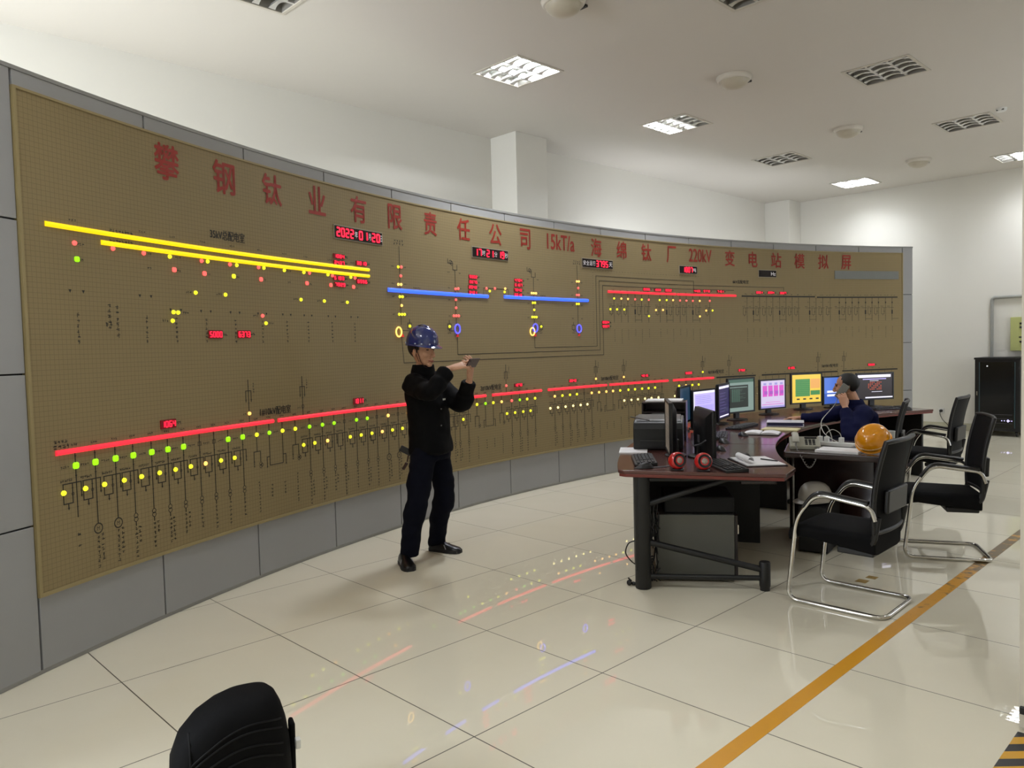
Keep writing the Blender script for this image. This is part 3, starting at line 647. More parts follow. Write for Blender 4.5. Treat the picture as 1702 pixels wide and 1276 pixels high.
for u in (-4.4, -3.87, -1.19, 0.32, 0.82, 2.29, 2.79, 4.49, 4.98):      # incoming feeders above the lower row
    ln([(u, 1.075), (u, 1.36)]); ln([(u - 0.024, 1.21), (u - 0.024, 1.285), (u + 0.024, 1.285), (u + 0.024, 1.21)]); tri(u - 0.024, 1.22, 0.007); tri(u + 0.024, 1.22, 0.007); tri(u, 1.31, 0.006); tri(u, 1.20, 0.006); vtext(u + 0.048, 1.33, 4, 0.014, 0.018); htext(u - 0.05, 1.134, 2, 0.012)
circ(-3.87, 1.14, 0.012, 0.004)
# unlit bus bars at the right
for a, b, z in ((2.55, 3.30, 1.063), (3.42, 4.86, 1.063), (4.95, 5.976, 1.066), (3.05, 4.44, 2.157), (4.48, 5.977, 2.15)):
    bb(ck, a, b, DT, DT + 0.004, z - 0.009, z + 0.009, seg=0.25)
    k = a + 0.06
    while k < b: htext(k, z + 0.03, 2, 0.012, 0.012); k += 0.125
k = 2.62
while k < 5.95: ln([(k, 1.05), (k, 0.62)], 0.004); tri(k, 0.93, 0.007); ln([(k - 0.07, 0.90), (k + 0.03, 0.90)], 0.004); ln([(k - 0.07, 0.90), (k - 0.07, 0.80), (k - 0.02, 0.80), (k - 0.02, 0.90)], 0.004); k += 0.125
# 6 kV row at upper right
for i, u in enumerate(UPR + UPB):
    b = 2.147; ln([(u, b), (u, 1.80)], 0.0045); tri(u, 2.125, 0.007); htext(u - 0.018, b + 0.035, 2, 0.012)
    if i >= len(UPR):
        if u > 4.85: ck.cb(u - 0.008, u + 0.008, DT, DT + 0.003, 2.06, 2.085)
        else: htext(u - 0.04, 2.08, 2, 0.012)
    ln([(u - 0.075, 1.995), (u + 0.03, 1.995)], 0.004)
    if i % 4 == 3: ln([(u, 1.83), (u + 0.12, 1.83)], 0.004); ck.cb(u - 0.012, u + 0.012, DT, DT + 0.001, 1.90, 1.96)
    else: ln([(u - 0.075, 1.995), (u - 0.075, 1.90), (u - 0.025, 1.90), (u - 0.025, 1.995)], 0.004); ln([(u - 0.05, 1.90), (u - 0.05, 1.88)], 0.004); circ(u - 0.025, 1.94, 0.008, 0.003)
    htext(u - 0.085, 2.015, 4, 0.012, 0.012); tri(u, 1.87, 0.006)
    vtext(u + 0.005, 1.71, RNG.randint(3, 9), 0.014, 0.022)
# 220 kV part in the middle
for u, zt in ((-2.68, 2.42), (-1.92, 2.24), (-0.71, 2.26), (0.03, 2.44)):
    ln([(u, zt), (u, 1.75)]); ln([(u, 1.69), (u, 1.645)])
    if zt > 2.3:
        for k in range(4): scribble(u - 0.06 + k * 0.036, zt + 0.02, 0.02); scribble(u - 0.05 + k * 0.032, zt + 0.045, 0.018)
    else:
        circ(u - 0.06, 2.34, 0.018); circ(u - 0.045, 2.33, 0.018); ln([(u - 0.1, 2.37), (u - 0.1, 2.33), (u - 0.03, 2.33)]); ln([(u - 0.03, 2.33), (u - 0.03, 2.27), (u + 0.03, 2.27), (u + 0.03, 2.32)]); ln([(u, 2.27), (u, 2.24)])
    for z in (2.245, 2.10, 1.99, 1.84): htext(u - 0.10, z, 2, 0.014); htext(u + 0.06, z, 2, 0.014)
for u, s in ((-2.57, 1), (-2.02, -1), (-0.60, 1), (-0.05, -1)):
    ln([(u - 0.025, 1.715), (u + 0.025, 1.715), (u + 0.025, 1.765), (u - 0.025, 1.765), (u - 0.025, 1.715)]); ln([(u - s * 0.1, 1.70), (u, 1.70), (u, 1.715)]); ln([(u, 1.765), (u, 1.80)]); htext(u - 0.02, 1.68, 3, 0.014)
ln([(-1.50, 2.05), (-1.50, 2.122), (-1.12, 2.122), (-1.12, 2.05)])
ln([(-2.68, 1.645), (-2.66, 1.42), (0.47, 1.42), (0.47, 2.232), (2.9, 2.232)]); ln([(-1.91, 1.645), (-1.91, 1.478), (0.41, 1.478), (0.41, 2.284), (3.85, 2.284), (3.85, 2.15)]); ln([(-0.71, 1.645), (-0.71, 1.523), (0.355, 1.523), (0.355, 2.338), (2.14, 2.338), (2.14, 2.17)])
for k in range(40): scribble(0.28 + k * 0.05, 2.40, 0.010)
for k in range(28): scribble(0.30, 2.37 - k * 0.03, 0.010)
# 35 kV part at upper left
for u in (-5.65, -5.2, -4.98, -4.74, -4.49, -4.24, -4.0, -3.78, -3.52, -3.26):
    htext(u + 0.02, 2.113, 3, 0.013); htext(u - 0.02, 2.232, 3, 0.012); htext(u + 0.03, 2.035, 2, 0.013)
    tri(u - 0.04, 1.80 if u > -5 else 1.87, 0.009); tri(u + 0.04, 1.80 if u > -5 else 1.87, 0.009); vtext(u, 1.75, 6, 0.018, 0.027)
for u, z in ((-4.87, 1.913), (-4.62, 1.914), (-3.9, 1.916), (-3.65, 1.916), (-3.39, 1.917), (-4.9, 1.787), (-5.06, 1.737), (-4.3, 1.788), (-4.15, 1.738)): htext(u - 0.02, z, 3, 0.014)
vtext(-5.45, 1.81, 5, 0.02, 0.03); vtext(-5.40, 1.80, 6, 0.02, 0.03); htext(-5.47, 1.71, 2, 0.022, 0.03); htext(-5.42, 2.21, 8, 0.018, 0.02); htext(-5.42, 2.158, 8, 0.018, 0.02); htext(-5.82, 1.115, 4, 0.017, 0.02); htext(-5.82, 1.09, 4, 0.022, 0.025); htext(-2.5, 2.075, 6, 0.014); htext(-0.6, 2.08, 6, 0.014)
for u, z in SD: htext(u + 0.075, z, 2, 0.02, 0.018)
bbuild(ck, 'circuit_diagram', M_INK, smooth=0)
bbuild(cap, 'printed_captions', M_INK, smooth=0)

# ------------------------------------------------------------------ control desks (an arc of four) and the side desk
DCX, DCY = 5.0, 5.3
def dp(r, deg): a = math.radians(deg); return (DCX - r * math.cos(a), DCY + r * math.sin(a))
M_WOOD = mat('mahogany_veneer', (82, 46, 40), rough=0.22, coat=0.3, var=0.18, scale=3)
M_WOODE = mat('mahogany_edge', (106, 44, 36), rough=0.3, var=0.1)
M_WOODD = mat('dark_mahogany', (36, 14, 12), rough=0.25, coat=0.25, var=0.15, scale=3)
M_PANEL = mat('desk_panel_dark', (22, 21, 20), rough=0.5)
DH = 0.75
def sector(a0, a1, ri, ro, near_end=None, n=10):
    inner = [dp(ri, a0 + (a1 - a0) * k / n) for k in range(n + 1)]; outer = [dp(ro, a1 + (a0 - a1) * k / n) for k in range(n + 1)]
    if near_end: inner[0] = near_end[0]; outer[-1] = near_end[1]
    return inner + outer
def desk(a0, a1, label, near_end=None, ri=4.28, ro=5.36):
    c = dp((ri + ro) / 2, (a0 + a1) / 2); O = Vector((c[0], c[1], 0))
    t = thing('control_desk', label, 'desk', O, 0, 'control desks in a curve')
    poly = sector(a0 + (0 if near_end else 0.04), a1 - 0.04, ri, ro, near_end)
    MB().prism(poly, DH - 0.022, DH).build('worktop', M_WOOD, t, O, smooth=30, bevel=0.004)
    pe = sector(a0 + (0 if near_end else 0.05), a1 - 0.05, ri + 0.008, ro - 0.008, near_end and (Vector(near_end[0]) * 0.99 + Vector(near_end[1]) * 0.01, Vector(near_end[1]) * 0.99 + Vector(near_end[0]) * 0.01))
    MB().prism([tuple(p) for p in pe], DH - 0.042, DH - 0.0225).build('edge_band', M_WOODE, t, O, smooth=30, bevel=0.002)
    n = 8; rings = []
    for k in range(n + 1):
        a = a0 + 1.2 + (a1 - a0 - 2.0) * k / n; p, q = dp(ro - 0.10, a), dp(ro - 0.12, a)
        rings.append([(p[0], p[1], 0.12), (q[0], q[1], 0.12), (q[0], q[1], DH - 0.043), (p[0], p[1], DH - 0.043)])
    MB().loft(rings).build('modesty_panel', M_PANEL, t, O)
    pn = MB(); a = a1 - 0.5
    p, q, p2, q2 = dp(ri + 0.12, a), dp(ro - 0.125, a), dp(ri + 0.12, a + 0.3), dp(ro - 0.125, a + 0.3)
    pn.prism([p, q, q2, p2], 0.0, DH - 0.043); pn.build('side_panel', M_PANEL, t, O, smooth=0, bevel=0.002)
    return t, O
d0, O0 = desk(-41.5, -25, 'nearest control desk end on black tube frame, with red speakers on it', ((1.775, 2.305), (0.935, 1.86)))
desk(-25, -8.5, 'second control desk carrying the lavender and dark purple screens')
desk(-8.5, 8.5, 'third control desk in front of the man on the phone')
d3, O3 = desk(8.5, 25, 'farthest control desk, behind the seated man')
# the black tube frame of the near end
A = Vector((1.0, 1.955, 0)); B = Vector((1.585, 2.405, 0))
MB().lathe([(0.046, 0.0), (0.05, 0.01), (0.05, DH - 0.043)], c=A, n=24).build('leg', M_BLACK, d0, O0, label='thick black round leg')
MB().lathe([(0.03, 0.0), (0.03, 0.02), (0.034, 0.03), (0.034, 0.17), (0.03, 0.178)], c=B, n=20).build('foot', M_BLACK, d0, O0)
MB().tube([A + Vector((0, 0, 0.075)), B + Vector((0, 0, 0.075))], 0.017, 10).build('bottom_rail', M_BLACK, d0, O0)
MB().tube([A + Vector((0, 0, 0.30)), B + Vector((0, 0, 0.125))], 0.02, 10).build('brace', M_BLACK, d0, O0)
MB().tube([A + Vector((0, 0, 0.52)), A + (B - A) * 0.75 + Vector((0, 0, DH - 0.05))], 0.018, 10).build('brace', M_BLACK, d0, O0)
MB().tube([A + Vector((0, 0, DH - 0.06)), B + Vector((0, 0, DH - 0.06))], 0.017, 10).build('top_rail', M_BLACK, d0, O0)
u_ = (B - A).normalized(); v_ = Vector((-u_.y, u_.x, 0))
def q4(p, du, dv): return [tuple((p + u_ * a + v_ * b).xy) for a, b in ((0, 0), (du, 0), (du, dv), (0, dv))]
MB().prism(q4(A + u_ * 0.62 + v_ * 0.12, 0.22, 0.30), DH - 0.115, DH - 0.043).build('drawer', M_WOODD, d0, O0, smooth=0, bevel=0.004)
tag(MB().tube(spline([(0.965, 1.93, 0.30), (0.93, 1.90, 0.28), (0.915, 1.89, 0.22), (0.94, 1.91, 0.17), (0.962, 1.925, 0.15)], 6), 0.004, 6).build('cable', M_BLACK, origin=(0.93, 1.9, 0)), 'thin black cable loop sticking out beside the thick desk leg', 'cable')
tag(MB().ell((0.905, 1.935, 0.018), (0.018, 0.014, 0.018)).ell((0.925, 1.955, 0.012), (0.02, 0.012, 0.012)).tube([(0.92, 1.94, 0.03), (0.90, 1.93, 0.05)], 0.005, 6).build('cable_plug', M_BLACK, origin=(0.91, 1.94, 0)), 'small black plug lying on the floor behind the desk leg', 'plug')
# pedestal cabinet, box on top and cable nest under the near desk
ca = A + u_ * 0.095 + v_ * 0.14; cO = Vector((ca.x, ca.y, 0))
M_CAB = mat('cabinet_grey', (92, 92, 86), rough=0.45, metal=0.2)
t = thing('cabinet', 'grey metal pedestal cabinet under the nearest desk', 'cabinet', cO)
MB().prism(q4(ca, 0.485, 0.46), 0.012, 0.435).build('body', M_CAB, t, cO, smooth=0, bevel=0.004)
MB().prism(q4(ca + u_ * 0.487, 0.018, 0.46), 0.02, 0.43).build('door', mat('cabinet_door', (30, 22, 22), rough=0.4), t, cO, smooth=0, bevel=0.003, label='dark front door seen edge-on')
MB().prism(q4(ca + u_ * 0.507 + v_ * 0.05, 0.012, 0.02), 0.30, 0.36).build('handle', M_CHROME, t, cO, smooth=0, bevel=0.002)
MB().prism(q4(ca + u_ * 0.36 - v_ * 0.004, 0.05, 0.004), 0.022, 0.034).build('slot', M_BLACK, t, cO, smooth=0)
tb = MB().prism(q4(ca + u_ * 0.05 + v_ * 0.03, 0.44, 0.38), 0.437, 0.545).build('equipment_box', M_MATTE, smooth=0, bevel=0.012, origin=(ca.x, ca.y, 0.437)); tag(tb, 'flat black equipment box lying on the grey cabinet', 'box')
cbm = MB()
for k in range(34):
    p0 = A + u_ * random.uniform(0.03, 0.085) + v_ * random.uniform(0.08, 0.13); z = random.uniform(0.08, 0.5)
    pts = [p0 + Vector((random.uniform(-.03, .03), random.uniform(-.03, .03), 0)) for _ in range(4)]
    for i, p in enumerate(pts): p.z = max(0.02, z + random.uniform(-.16, .16))
    cbm.tube(spline(pts, 5), 0.004, 5)
tag(cbm.build('cable_nest', mat('cable_sheath', (26, 26, 28), rough=0.3), origin=(A.x, A.y, 0)), 'tangled nest of black cables between the desk leg and the grey cabinet', 'cables', kind='stuff')

# low side desk with an open bay in front
SH = 0.735
sO = Vector((1.45, 3.7, 0)); sd = thing('side_desk', 'dark mahogany side desk with recessed front panel, holding the telephone and orange helmet', 'desk', sO)
MB().prism([(1.275, 3.30), (1.93, 3.42), (1.80, 3.70), (1.62, 4.12), (0.99, 4.12), (1.10, 3.72)], SH - 0.045, SH).build('top', M_WOODD, sd, sO, smooth=0, bevel=0.008)
MB().prism([(1.115, 3.80), (1.70, 3.85), (1.69, 3.875), (1.105, 3.825)], 0.03, SH - 0.046).build('front_panel', M_WOODD, sd, sO, smooth=0, bevel=0.003)
MB().prism([(1.085, 3.78), (1.11, 3.78), (1.035, 4.08), (1.01, 4.08)], 0.0, SH - 0.046).build('side_panel', M_WOODD, sd, sO, smooth=0, bevel=0.003)
MB().prism([(1.71, 3.83), (1.735, 3.83), (1.62, 4.09), (1.595, 4.09)], 0.0, SH - 0.046).build('side_panel', M_WOODD, sd, sO, smooth=0, bevel=0.003)
pc = thing('computer_tower', 'black computer tower under the side desk, below the white helmet', 'computer', (1.415, 3.57, 0), math.radians(10))
MB().cb(-0.10, 0.10, -0.19, 0.19, 0.01, 0.34).build('case', M_MATTE, pc, smooth=0, bevel=0.006)
MB().cb(-0.095, 0.095, -0.198, -0.191, 0.02, 0.335).build('front_bezel', M_BLACK, pc, smooth=0, bevel=0.003)

# ------------------------------------------------------------------ monitors
def em(name, rgb, s=0.9): return mat(name, rgb, emit=s * 0.64, rough=0.3)
SC = dict(lav=em('scr_lavender', (196, 184, 255), 1.0), white=em('scr_white', (238, 236, 255), 1.1), lavd=em('scr_lavender_grey', (160, 150, 214), .9), purple=em('scr_purple', (44, 36, 84), .8), purl=em('scr_purple_line', (110, 100, 160), .8),
          teal=em('scr_teal', (30, 62, 86), .8), green=em('scr_pale_green', (136, 158, 150), .75), gdark=em('scr_dark_green', (36, 44, 38), .7), gmid=em('scr_green_band', (70, 104, 88), .7), gline=em('scr_green_line', (92, 120, 104), .7),
          pink=em('scr_pink', (212, 84, 196), .9), pinkb=em('scr_magenta', (170, 84, 190), .9), pale=em('scr_pale_lilac', (208, 196, 226), .95), yellow=em('scr_yellow', (232, 196, 72), 1.0), ygreen=em('scr_grid_green', (64, 136, 76), .85), yline=em('scr_grid_line', (120, 168, 96), .85), orange=em('scr_orange', (230, 168, 90), .95),
          blue=em('scr_blue', (84, 122, 214), .9), blued=em('scr_blue_dark', (54, 92, 186), .9), black=em('scr_dark', (46, 36, 38), .5), red=em('scr_red_text', (190, 80, 50), .8), dim=em('scr_beige', (150, 138, 122), .35), dimd=em('scr_beige_line', (116, 106, 96), .35), off=mat('scr_off', (14, 14, 16), rough=0.15))
def monitor(cx, cy, cz, yaw, w, h, spec, base, label, backlab=None, foot=0.12):
    t = thing('monitor', label, 'monitor', (cx, cy, DH), math.radians(yaw), 'monitors on the control desks')
    z = cz - DH; b = 0.016
    hb = MB(); hb.loft([[(x * w / 2 * s, y, z + zz * h / 2 * s) for x, zz in ((-1, -1), (1, -1), (1, 1), (-1, 1))] for s, y in ((1.0, 0.0), (1.0, 0.018), (0.72, 0.045), (0.6, 0.05))])
    hb.build('housing', M_BLACK, t, smooth=30, bevel=0.004)
    bz = MB()
    for x0, x1, z0, z1 in ((-w / 2, w / 2, z + h / 2 - b, z + h / 2), (-w / 2, w / 2, z - h / 2, z - h / 2 + b), (-w / 2, -w / 2 + b, z - h / 2 + b, z + h / 2 - b), (w / 2 - b, w / 2, z - h / 2 + b, z + h / 2 - b)):
        bz.cb(x0, x1, -0.008, 0.0, z0, z1)
    bz.build('bezel', M_BLACK, t, smooth=0)
    names = []; sm = MB(); x0, x1, z0, z1 = -w / 2 + b, w / 2 - b, z - h / 2 + b, z + h / 2 - b
    for i, (a0, a1, c0, c1, m) in enumerate(spec):
        if m not in names: names.append(m)
        sm.rect(x0 + a0 * (x1 - x0), x0 + a1 * (x1 - x0), z0 + c0 * (z1 - z0), z0 + c1 * (z1 - z0), -0.003 - 0.00006 * i, names.index(m))
    sm.build('screen', [SC[m] for m in names], t, smooth=0)
    MB().cb(-0.035, 0.035, 0.045, 0.075, 0.012, z - h / 4).build('stand_neck', M_BLACK, t, smooth=0, bevel=0.006)
    MB().lathe([(foot, 0.0), (foot, 0.008), (foot * 0.8, 0.014), (0.03, 0.018)], c=(0, 0.05, 0), n=28, sx=1, sy=0.75).build('stand_base', M_BLACK, t)
    return t
def lines(base, n, x0, x1, z0, z1, m, fill=0.45):
    out = []; rng = random.Random(n)
    for k in range(n):
        zc = z1 - (z1 - z0) * (k + 0.5) / n; h = (z1 - z0) / n * fill; out.append((x0, x0 + (x1 - x0) * rng.uniform(0.55, 1), zc - h / 2, zc + h / 2, m))
    return base + out
def colsp(base, n, x0, x1, z0, z1, m, fill=0.5): return base + [(x0 + (x1 - x0) * (k + .5 - fill / 2) / n, x0 + (x1 - x0) * (k + .5 + fill / 2) / n, z0, z1, m) for k in range(n)]
F = (0, 1, 0, 1)
m1 = monitor(0.80, 2.545, 0.955, -52, .46, .36, lines([F + ('dim',)], 9, .1, .9, .1, .8, 'dimd'), 0, 'monitor with pale screen seen edge-on behind the left red speaker', foot=0.10)
m10 = monitor(1.03, 2.66, 0.915, 136, .46, .33, [F + ('gdark',)], 0, 'black back of a monitor behind the right red speaker', foot=0.10)
MB().tube(spline([(0.16, 0.055, 0.09), (0.05, 0.075, 0.07), (-0.10, 0.07, 0.10), (-0.22, 0.06, 0.14)], 6), 0.005, 6).build('cable', mat('grey_cable', (96, 96, 98), rough=0.4), m10)
MB().cb(-0.02, 0.03, 0.05, 0.053, 0.10, 0.15).build('sticker', mat('sticker_grey', (90, 88, 92)), m10, smooth=0)
monitor(0.08, 3.87, 0.99, 110, .42, .33, [F + ('teal',)], 0, 'narrow looking monitor with plain dark teal screen, leftmost of the curved row')
monitor(0.09, 4.17, 0.94, 92, .42, .34, colsp(lines([F + ('lav',), (0, 1, .93, 1, 'white'), (0, .06, 0, .93, 'white')], 5, .12, .9, .62, .88, 'lavd', .3), 16, .15, .95, .3, .58, 'lavd', .45), 0, 'monitor with bright lavender document screen')
monitor(0.04, 4.60, 0.97, 106, .42, .34, lines([F + ('purple',), (0, 1, .9, .97, 'white'), (0.1, .95, .03, .07, 'white')], 7, .1, .9, .15, .8, 'purl', .12), 0, 'slanted monitor with dark purple screen between lavender and green ones')
monitor(-0.01, 5.02, 1.0, 81, .42, .35, colsp(lines([F + ('green',), (0, 1, .9, 1, 'gmid'), (.04, .78, .12, .82, 'gdark'), (.04, .74, .74, .765, 'green')], 9, .1, .7, .3, .7, 'gline', .18), 4, .12, .45, .3, .7, 'gmid', .5), 0, 'monitor with grey-green screen and dark table window')
monitor(-0.02, 5.70, 0.97, 76, .40, .32, colsp(colsp(colsp([F + ('pale',)], 4, .06, .98, .42, .82, 'pink', .8), 4, .06, .98, .84, .92, 'lavd', .5), 4, .1, 1.0, .5, .62, 'pinkb', .6) + [(.05, .95, .12, .14, 'pink'), (.2, .8, .2, .215, 'pink'), (0, 1, 0, .07, 'lavd')], 0, 'monitor with pink and lilac chart screen')
_g = [F + ('yellow',), (.12, .62, .22, .84, 'ygreen'), (.64, .97, .5, .84, 'orange'), (.64, .97, .26, .42, 'ygreen')]
_g = colsp(_g, 9, .12, .62, .22, .84, 'yline', .12) + [(.12, .62, .22 + .07 * k, .227 + .07 * k, 'yline') for k in range(9)] + [(.16 + .22 * k, .26 + .22 * k, .10, .15, 'gdark') for k in range(4)]
m7 = monitor(0.01, 6.44, 0.99, 65, .43, .345, _g, 0, 'monitor with yellow screen holding a green grid')
monitor(0.18, 6.85, 0.95, 70, .43, .33, [F + ('blue',), (0, 1, 0, .4, 'blued'), (.12, .62, .42, .5, 'white'), (.12, .62, .28, .36, 'white')], 0, 'monitor with blue screen, half hidden by the seated man')
_b = [F + ('black',), (0, .95, .86, .97, 'white'), (.15, .82, .78, .81, 'lav'), (.35, .6, .72, .735, 'white')]
_b = _b + [(.3 + .05 * k, .33 + .05 * k, .36 + .07 * r, .40 + .07 * r, 'red') for r in range(5) for k in range(8) if (k * 3 + r * 5) % 4] + [(.4, .7, .27, .285, 'white'), (.22, 1, .02, .07, 'white')]
monitor(0.51, 7.10, 0.99, 60, .50, .31, _b, 0, 'monitor with dark screen and white bars, right of the seated man')

# ------------------------------------------------------------------ things on the desks
M_KEY = mat('key_caps', (26, 26, 28), rough=0.5)
def keyboard(x, y, deg, label, w=0.44, d=0.145):
    t = thing('keyboard', label, 'keyboard', (x, y, DH), math.radians(deg), 'keyboards on the desks')
    MB().loft([[(a, -d / 2, 0), (a, d / 2, 0), (a, d / 2, 0.024), (a, -d / 2, 0.014)] for a in (-w / 2, w / 2)]).build('case', M_BLACK, t, smooth=30, bevel=0.004)
    k = MB()
    for r in range(5):
        for c in range(17):
            if c in (12,) : continue
            xx = -w / 2 + 0.016 + (c + 0.5) * (w - 0.032) / 17; yy = -d / 2 + 0.014 + (r + 0.5) * (d - 0.028) / 5; zz = 0.014 + (yy + d / 2) / d * 0.010
            k.cb(xx - 0.0095, xx + 0.0095, yy - 0.009, yy + 0.009, zz - 0.002, zz + 0.007)
    k.build('keys', M_KEY, t, smooth=0, bevel=0.0015)
    return t
keyboard(0.815, 2.235, -50, 'black keyboard at the front left of the nearest desk beside the mouse')
keyboard(1.36, 2.33, -40, 'black keyboard on the nearest desk right of the right red speaker')
keyboard(0.52, 3.68, -62, 'black keyboard under the lavender screen')
keyboard(0.33, 4.42, -82, 'black keyboard in front of the grey-green screen')
keyboard(0.42, 6.00, -108, 'black keyboard in front of the pink chart screen')
keyboard(0.72, 6.92, 60, 'black keyboard under the dark screen with white bars', d=0.14)
def mouse(x, y, deg, label, s=1.0, z=DH):
    t = thing('computer_mouse', label, 'mouse', (x, y, z), math.radians(deg), 'computer mice')
    m_ = MB(); rings = []
    for i in range(9):
        a = -1 + 2 * i / 8; hw = 0.031 * math.sqrt(max(0.02, 1 - a * a * 0.95)); hh = 0.034 * (1 - 0.75 * (a - 0.25) ** 2) * math.sqrt(max(0.04, 1 - a ** 4))
        rings.append([(a * 0.056 * s, hw * math.cos(PI * k / 8) * s, 0.002 + hh * math.sin(PI * k / 8) * s) for k in range(9)])
    m_.loft(rings).build('shell', M_BLACK, t, smooth=60)
    MB().lathe([(0.009, -0.003), (0.009, 0.003)], c=(0.028 * s, 0, 0.028 * s), n=12, M=Matrix.Rotation(PI / 2, 3, 'X')).build('wheel', M_DGREY, t)
    return t
mouse(0.985, 2.0, 40, 'black mouse at the front left corner of the nearest desk', 1.1)
mouse(0.76, 3.36, 150, 'black mouse lying on bare desk behind the rolled paper', 1.1)
mouse(0.955, 2.98, 150, 'black mouse right beside the black monitor back', 1.0)
mouse(0.66, 3.84, 160, 'black mouse beside the open notebook')
mouse(0.44, 5.13, 185, 'black mouse under the hand of the seated man')
mouse(0.94, 6.90, 120, 'dark mouse at the far right end of the control desks')
mouse(1.33, 2.66, 120, 'black mouse lying on white papers behind the right keyboard', 1.0, DH + 0.0125)
tag(MB().tube(spline([(1.03, 2.04, 0.755), (1.07, 2.13, 0.755), (1.05, 2.24, 0.755), (1.0, 2.36, 0.755), (0.98, 2.45, 0.755)], 6), 0.0035, 6).build('mouse_cable', mat('silver_cable', (120, 120, 126), rough=0.3), origin=(1, 2.2, 0.75)), 'grey mouse cable lying between the left keyboard and the left red speaker', 'cable')
# red speakers
M_RED = mat('speaker_red', (176, 24, 22), rough=0.25, coat=0.4)
def speaker(x, y, deg, label):
    t = thing('desk_speaker', label, 'speaker', (x, y, DH), math.radians(deg), 'red desk speakers')
    MB().lathe([(0.038, 0.0), (0.040, 0.006), (0.034, 0.012)], n=24).build('base', M_BLACK, t)
    R = Matrix.Rotation(PI / 2 - 0.18, 3, 'X')
    MB().lathe([(0.030, -0.040), (0.046, -0.030), (0.053, -0.008), (0.053, 0.012), (0.047, 0.028), (0.040, 0.034)], c=(0, 0, 0.060), n=30, M=R).build('body', M_RED, t)
    MB().lathe([(0.041, 0.0335), (0.041, 0.037), (0.030, 0.036), (0.020, 0.030)], c=(0, 0, 0.060), n=28, M=R).build('rim', M_BLACK, t)
    MB().lathe([(0.0195, 0.030), (0.017, 0.037), (0.010, 0.041), (0.001, 0.042)], c=(0, 0, 0.060), n=20, M=R).build('cone', mat('speaker_cone', (150, 140, 130), rough=0.4), t)
    return t
speaker(1.195, 2.055, 62, 'left of two red and black round desk speakers')
speaker(1.335, 2.125, 48, 'right of two red and black round desk speakers')
# printer
M_PRN = mat('printer_black', (28, 30, 32), rough=0.4); M_PRN2 = mat('printer_grey', (62, 62, 60), rough=0.4)
pr = thing('laser_printer', 'black laser printer on the left edge of the nearest desk', 'printer', (0.52, 2.84, DH), math.radians(32))
prof = [(-0.15, 0.01), (-0.15, 0.16), (-0.125, 0.20), (-0.09, 0.215), (0.15, 0.235), (0.16, 0.22), (0.16, 0.01)]
MB().loft([[(x, y, z) for y, z in prof] for x in (-0.18, 0.18)]).build('body', M_PRN, pr, smooth=30, bevel=0.008)
MB().loft([[(x, y, z) for y, z in ((-0.10, 0.214), (-0.07, 0.224), (0.13, 0.244), (0.13, 0.236), (-0.09, 0.214))] for x in (-0.16, 0.16)]).build('top_cover', M_PRN2, pr, smooth=0, bevel=0.003)
MB().cb(-0.13, 0.13, -0.156, -0.149, 0.025, 0.075).build('paper_drawer', M_PRN, pr, smooth=0, bevel=0.003)
MB().cb(-0.06, 0.06, 0.13, 0.14, 0.235, 0.25).build('handle_tab', M_PRN2, pr, smooth=0, bevel=0.003)
MB().loft([[(x, -0.14, z) for x, z in ((-0.20, 0.245), (-0.06, 0.218), (-0.06, 0.224), (-0.20, 0.25))], [(x, -0.11, z) for x, z in ((-0.20, 0.245), (-0.06, 0.218), (-0.06, 0.224), (-0.20, 0.25))]]).build('output_flap', M_PRN, pr, smooth=0)
# paper trays
tr = thing('paper_trays', 'dark stack of paper trays with white sheets behind the printer', 'trays', (0.24, 3.33, DH), math.radians(30))
tm = MB()
for s in (-1, 1): tm.cb(s * 0.17 - 0.005, s * 0.17 + 0.005, -0.13, 0.13, 0, 0.31)
tm.cb(-0.17, 0.17, 0.122, 0.13, 0, 0.31)
for z in (0.005, 0.08, 0.155, 0.23, 0.305): tm.cb(-0.17, 0.17, -0.13, 0.13, z - 0.004, z + 0.004)
tm.build('rack', mat('tray_dark', (38, 26, 28), rough=0.35), tr, smooth=0)
for z, n in ((0.012, 2), (0.088, 1), (0.163, 1), (0.313, 1)):
    MB().cb(-0.145, 0.145, -0.125, 0.11, z, z + 0.012 * n).build('paper_stack', M_PAPER, tr, smooth=0)
tag(MB().box((0, 0, 0.004), (0.20, 0.28, 0.008)).build('paper_sheets', M_PAPER, origin=(0, 0, 0), smooth=0), 'white paper sheets on the left desk edge beside the printer', 'paper').location = (0.46, 2.60, DH)
bpy.data.objects['paper_sheets'].rotation_euler = (0, 0, math.radians(35))
# papers, clipboard, roll
def flat(name, x, y, deg, w, d, h, m, label, cat, z=DH, group=None):
    o = MB().cb(-w / 2, w / 2, -d / 2, d / 2, 0, h).build(name, m, smooth=0, bevel=min(0.002, h / 3)); o.location = (x, y, z); o.rotation_euler = (0, 0, math.radians(deg))
    return tag(o, label, cat, group)
cp = thing('clipboard', 'clipboard of white papers with a curled sheet at the right end of the nearest desk', 'clipboard', (1.43, 2.62, DH), math.radians(-42))
MB().cb(-0.20, 0.17, -0.13, 0.13, 0, 0.005).build('board', M_BLACK, cp, smooth=0)
MB().cb(-0.19, 0.16, -0.12, 0.12, 0.005, 0.011).build('papers', M_PAPER, cp, smooth=0)
rl = MB(); rings = []
for k in range(15):
    a = -PI * 0.5 + 2 * PI * 0.8 * k / 14; rings.append([(0.0 + s * 0.12, -0.085 - 0.02 * math.cos(a), 0.033 + 0.02 * math.sin(a)) for s in (-1, 1)] + [(0.0 + s * 0.12, -0.085 - 0.0185 * math.cos(a), 0.033 + 0.0185 * math.sin(a)) for s in (1, -1)])
rl.loft(rings).build('curled_sheet', M_PAPER, cp, smooth=60)
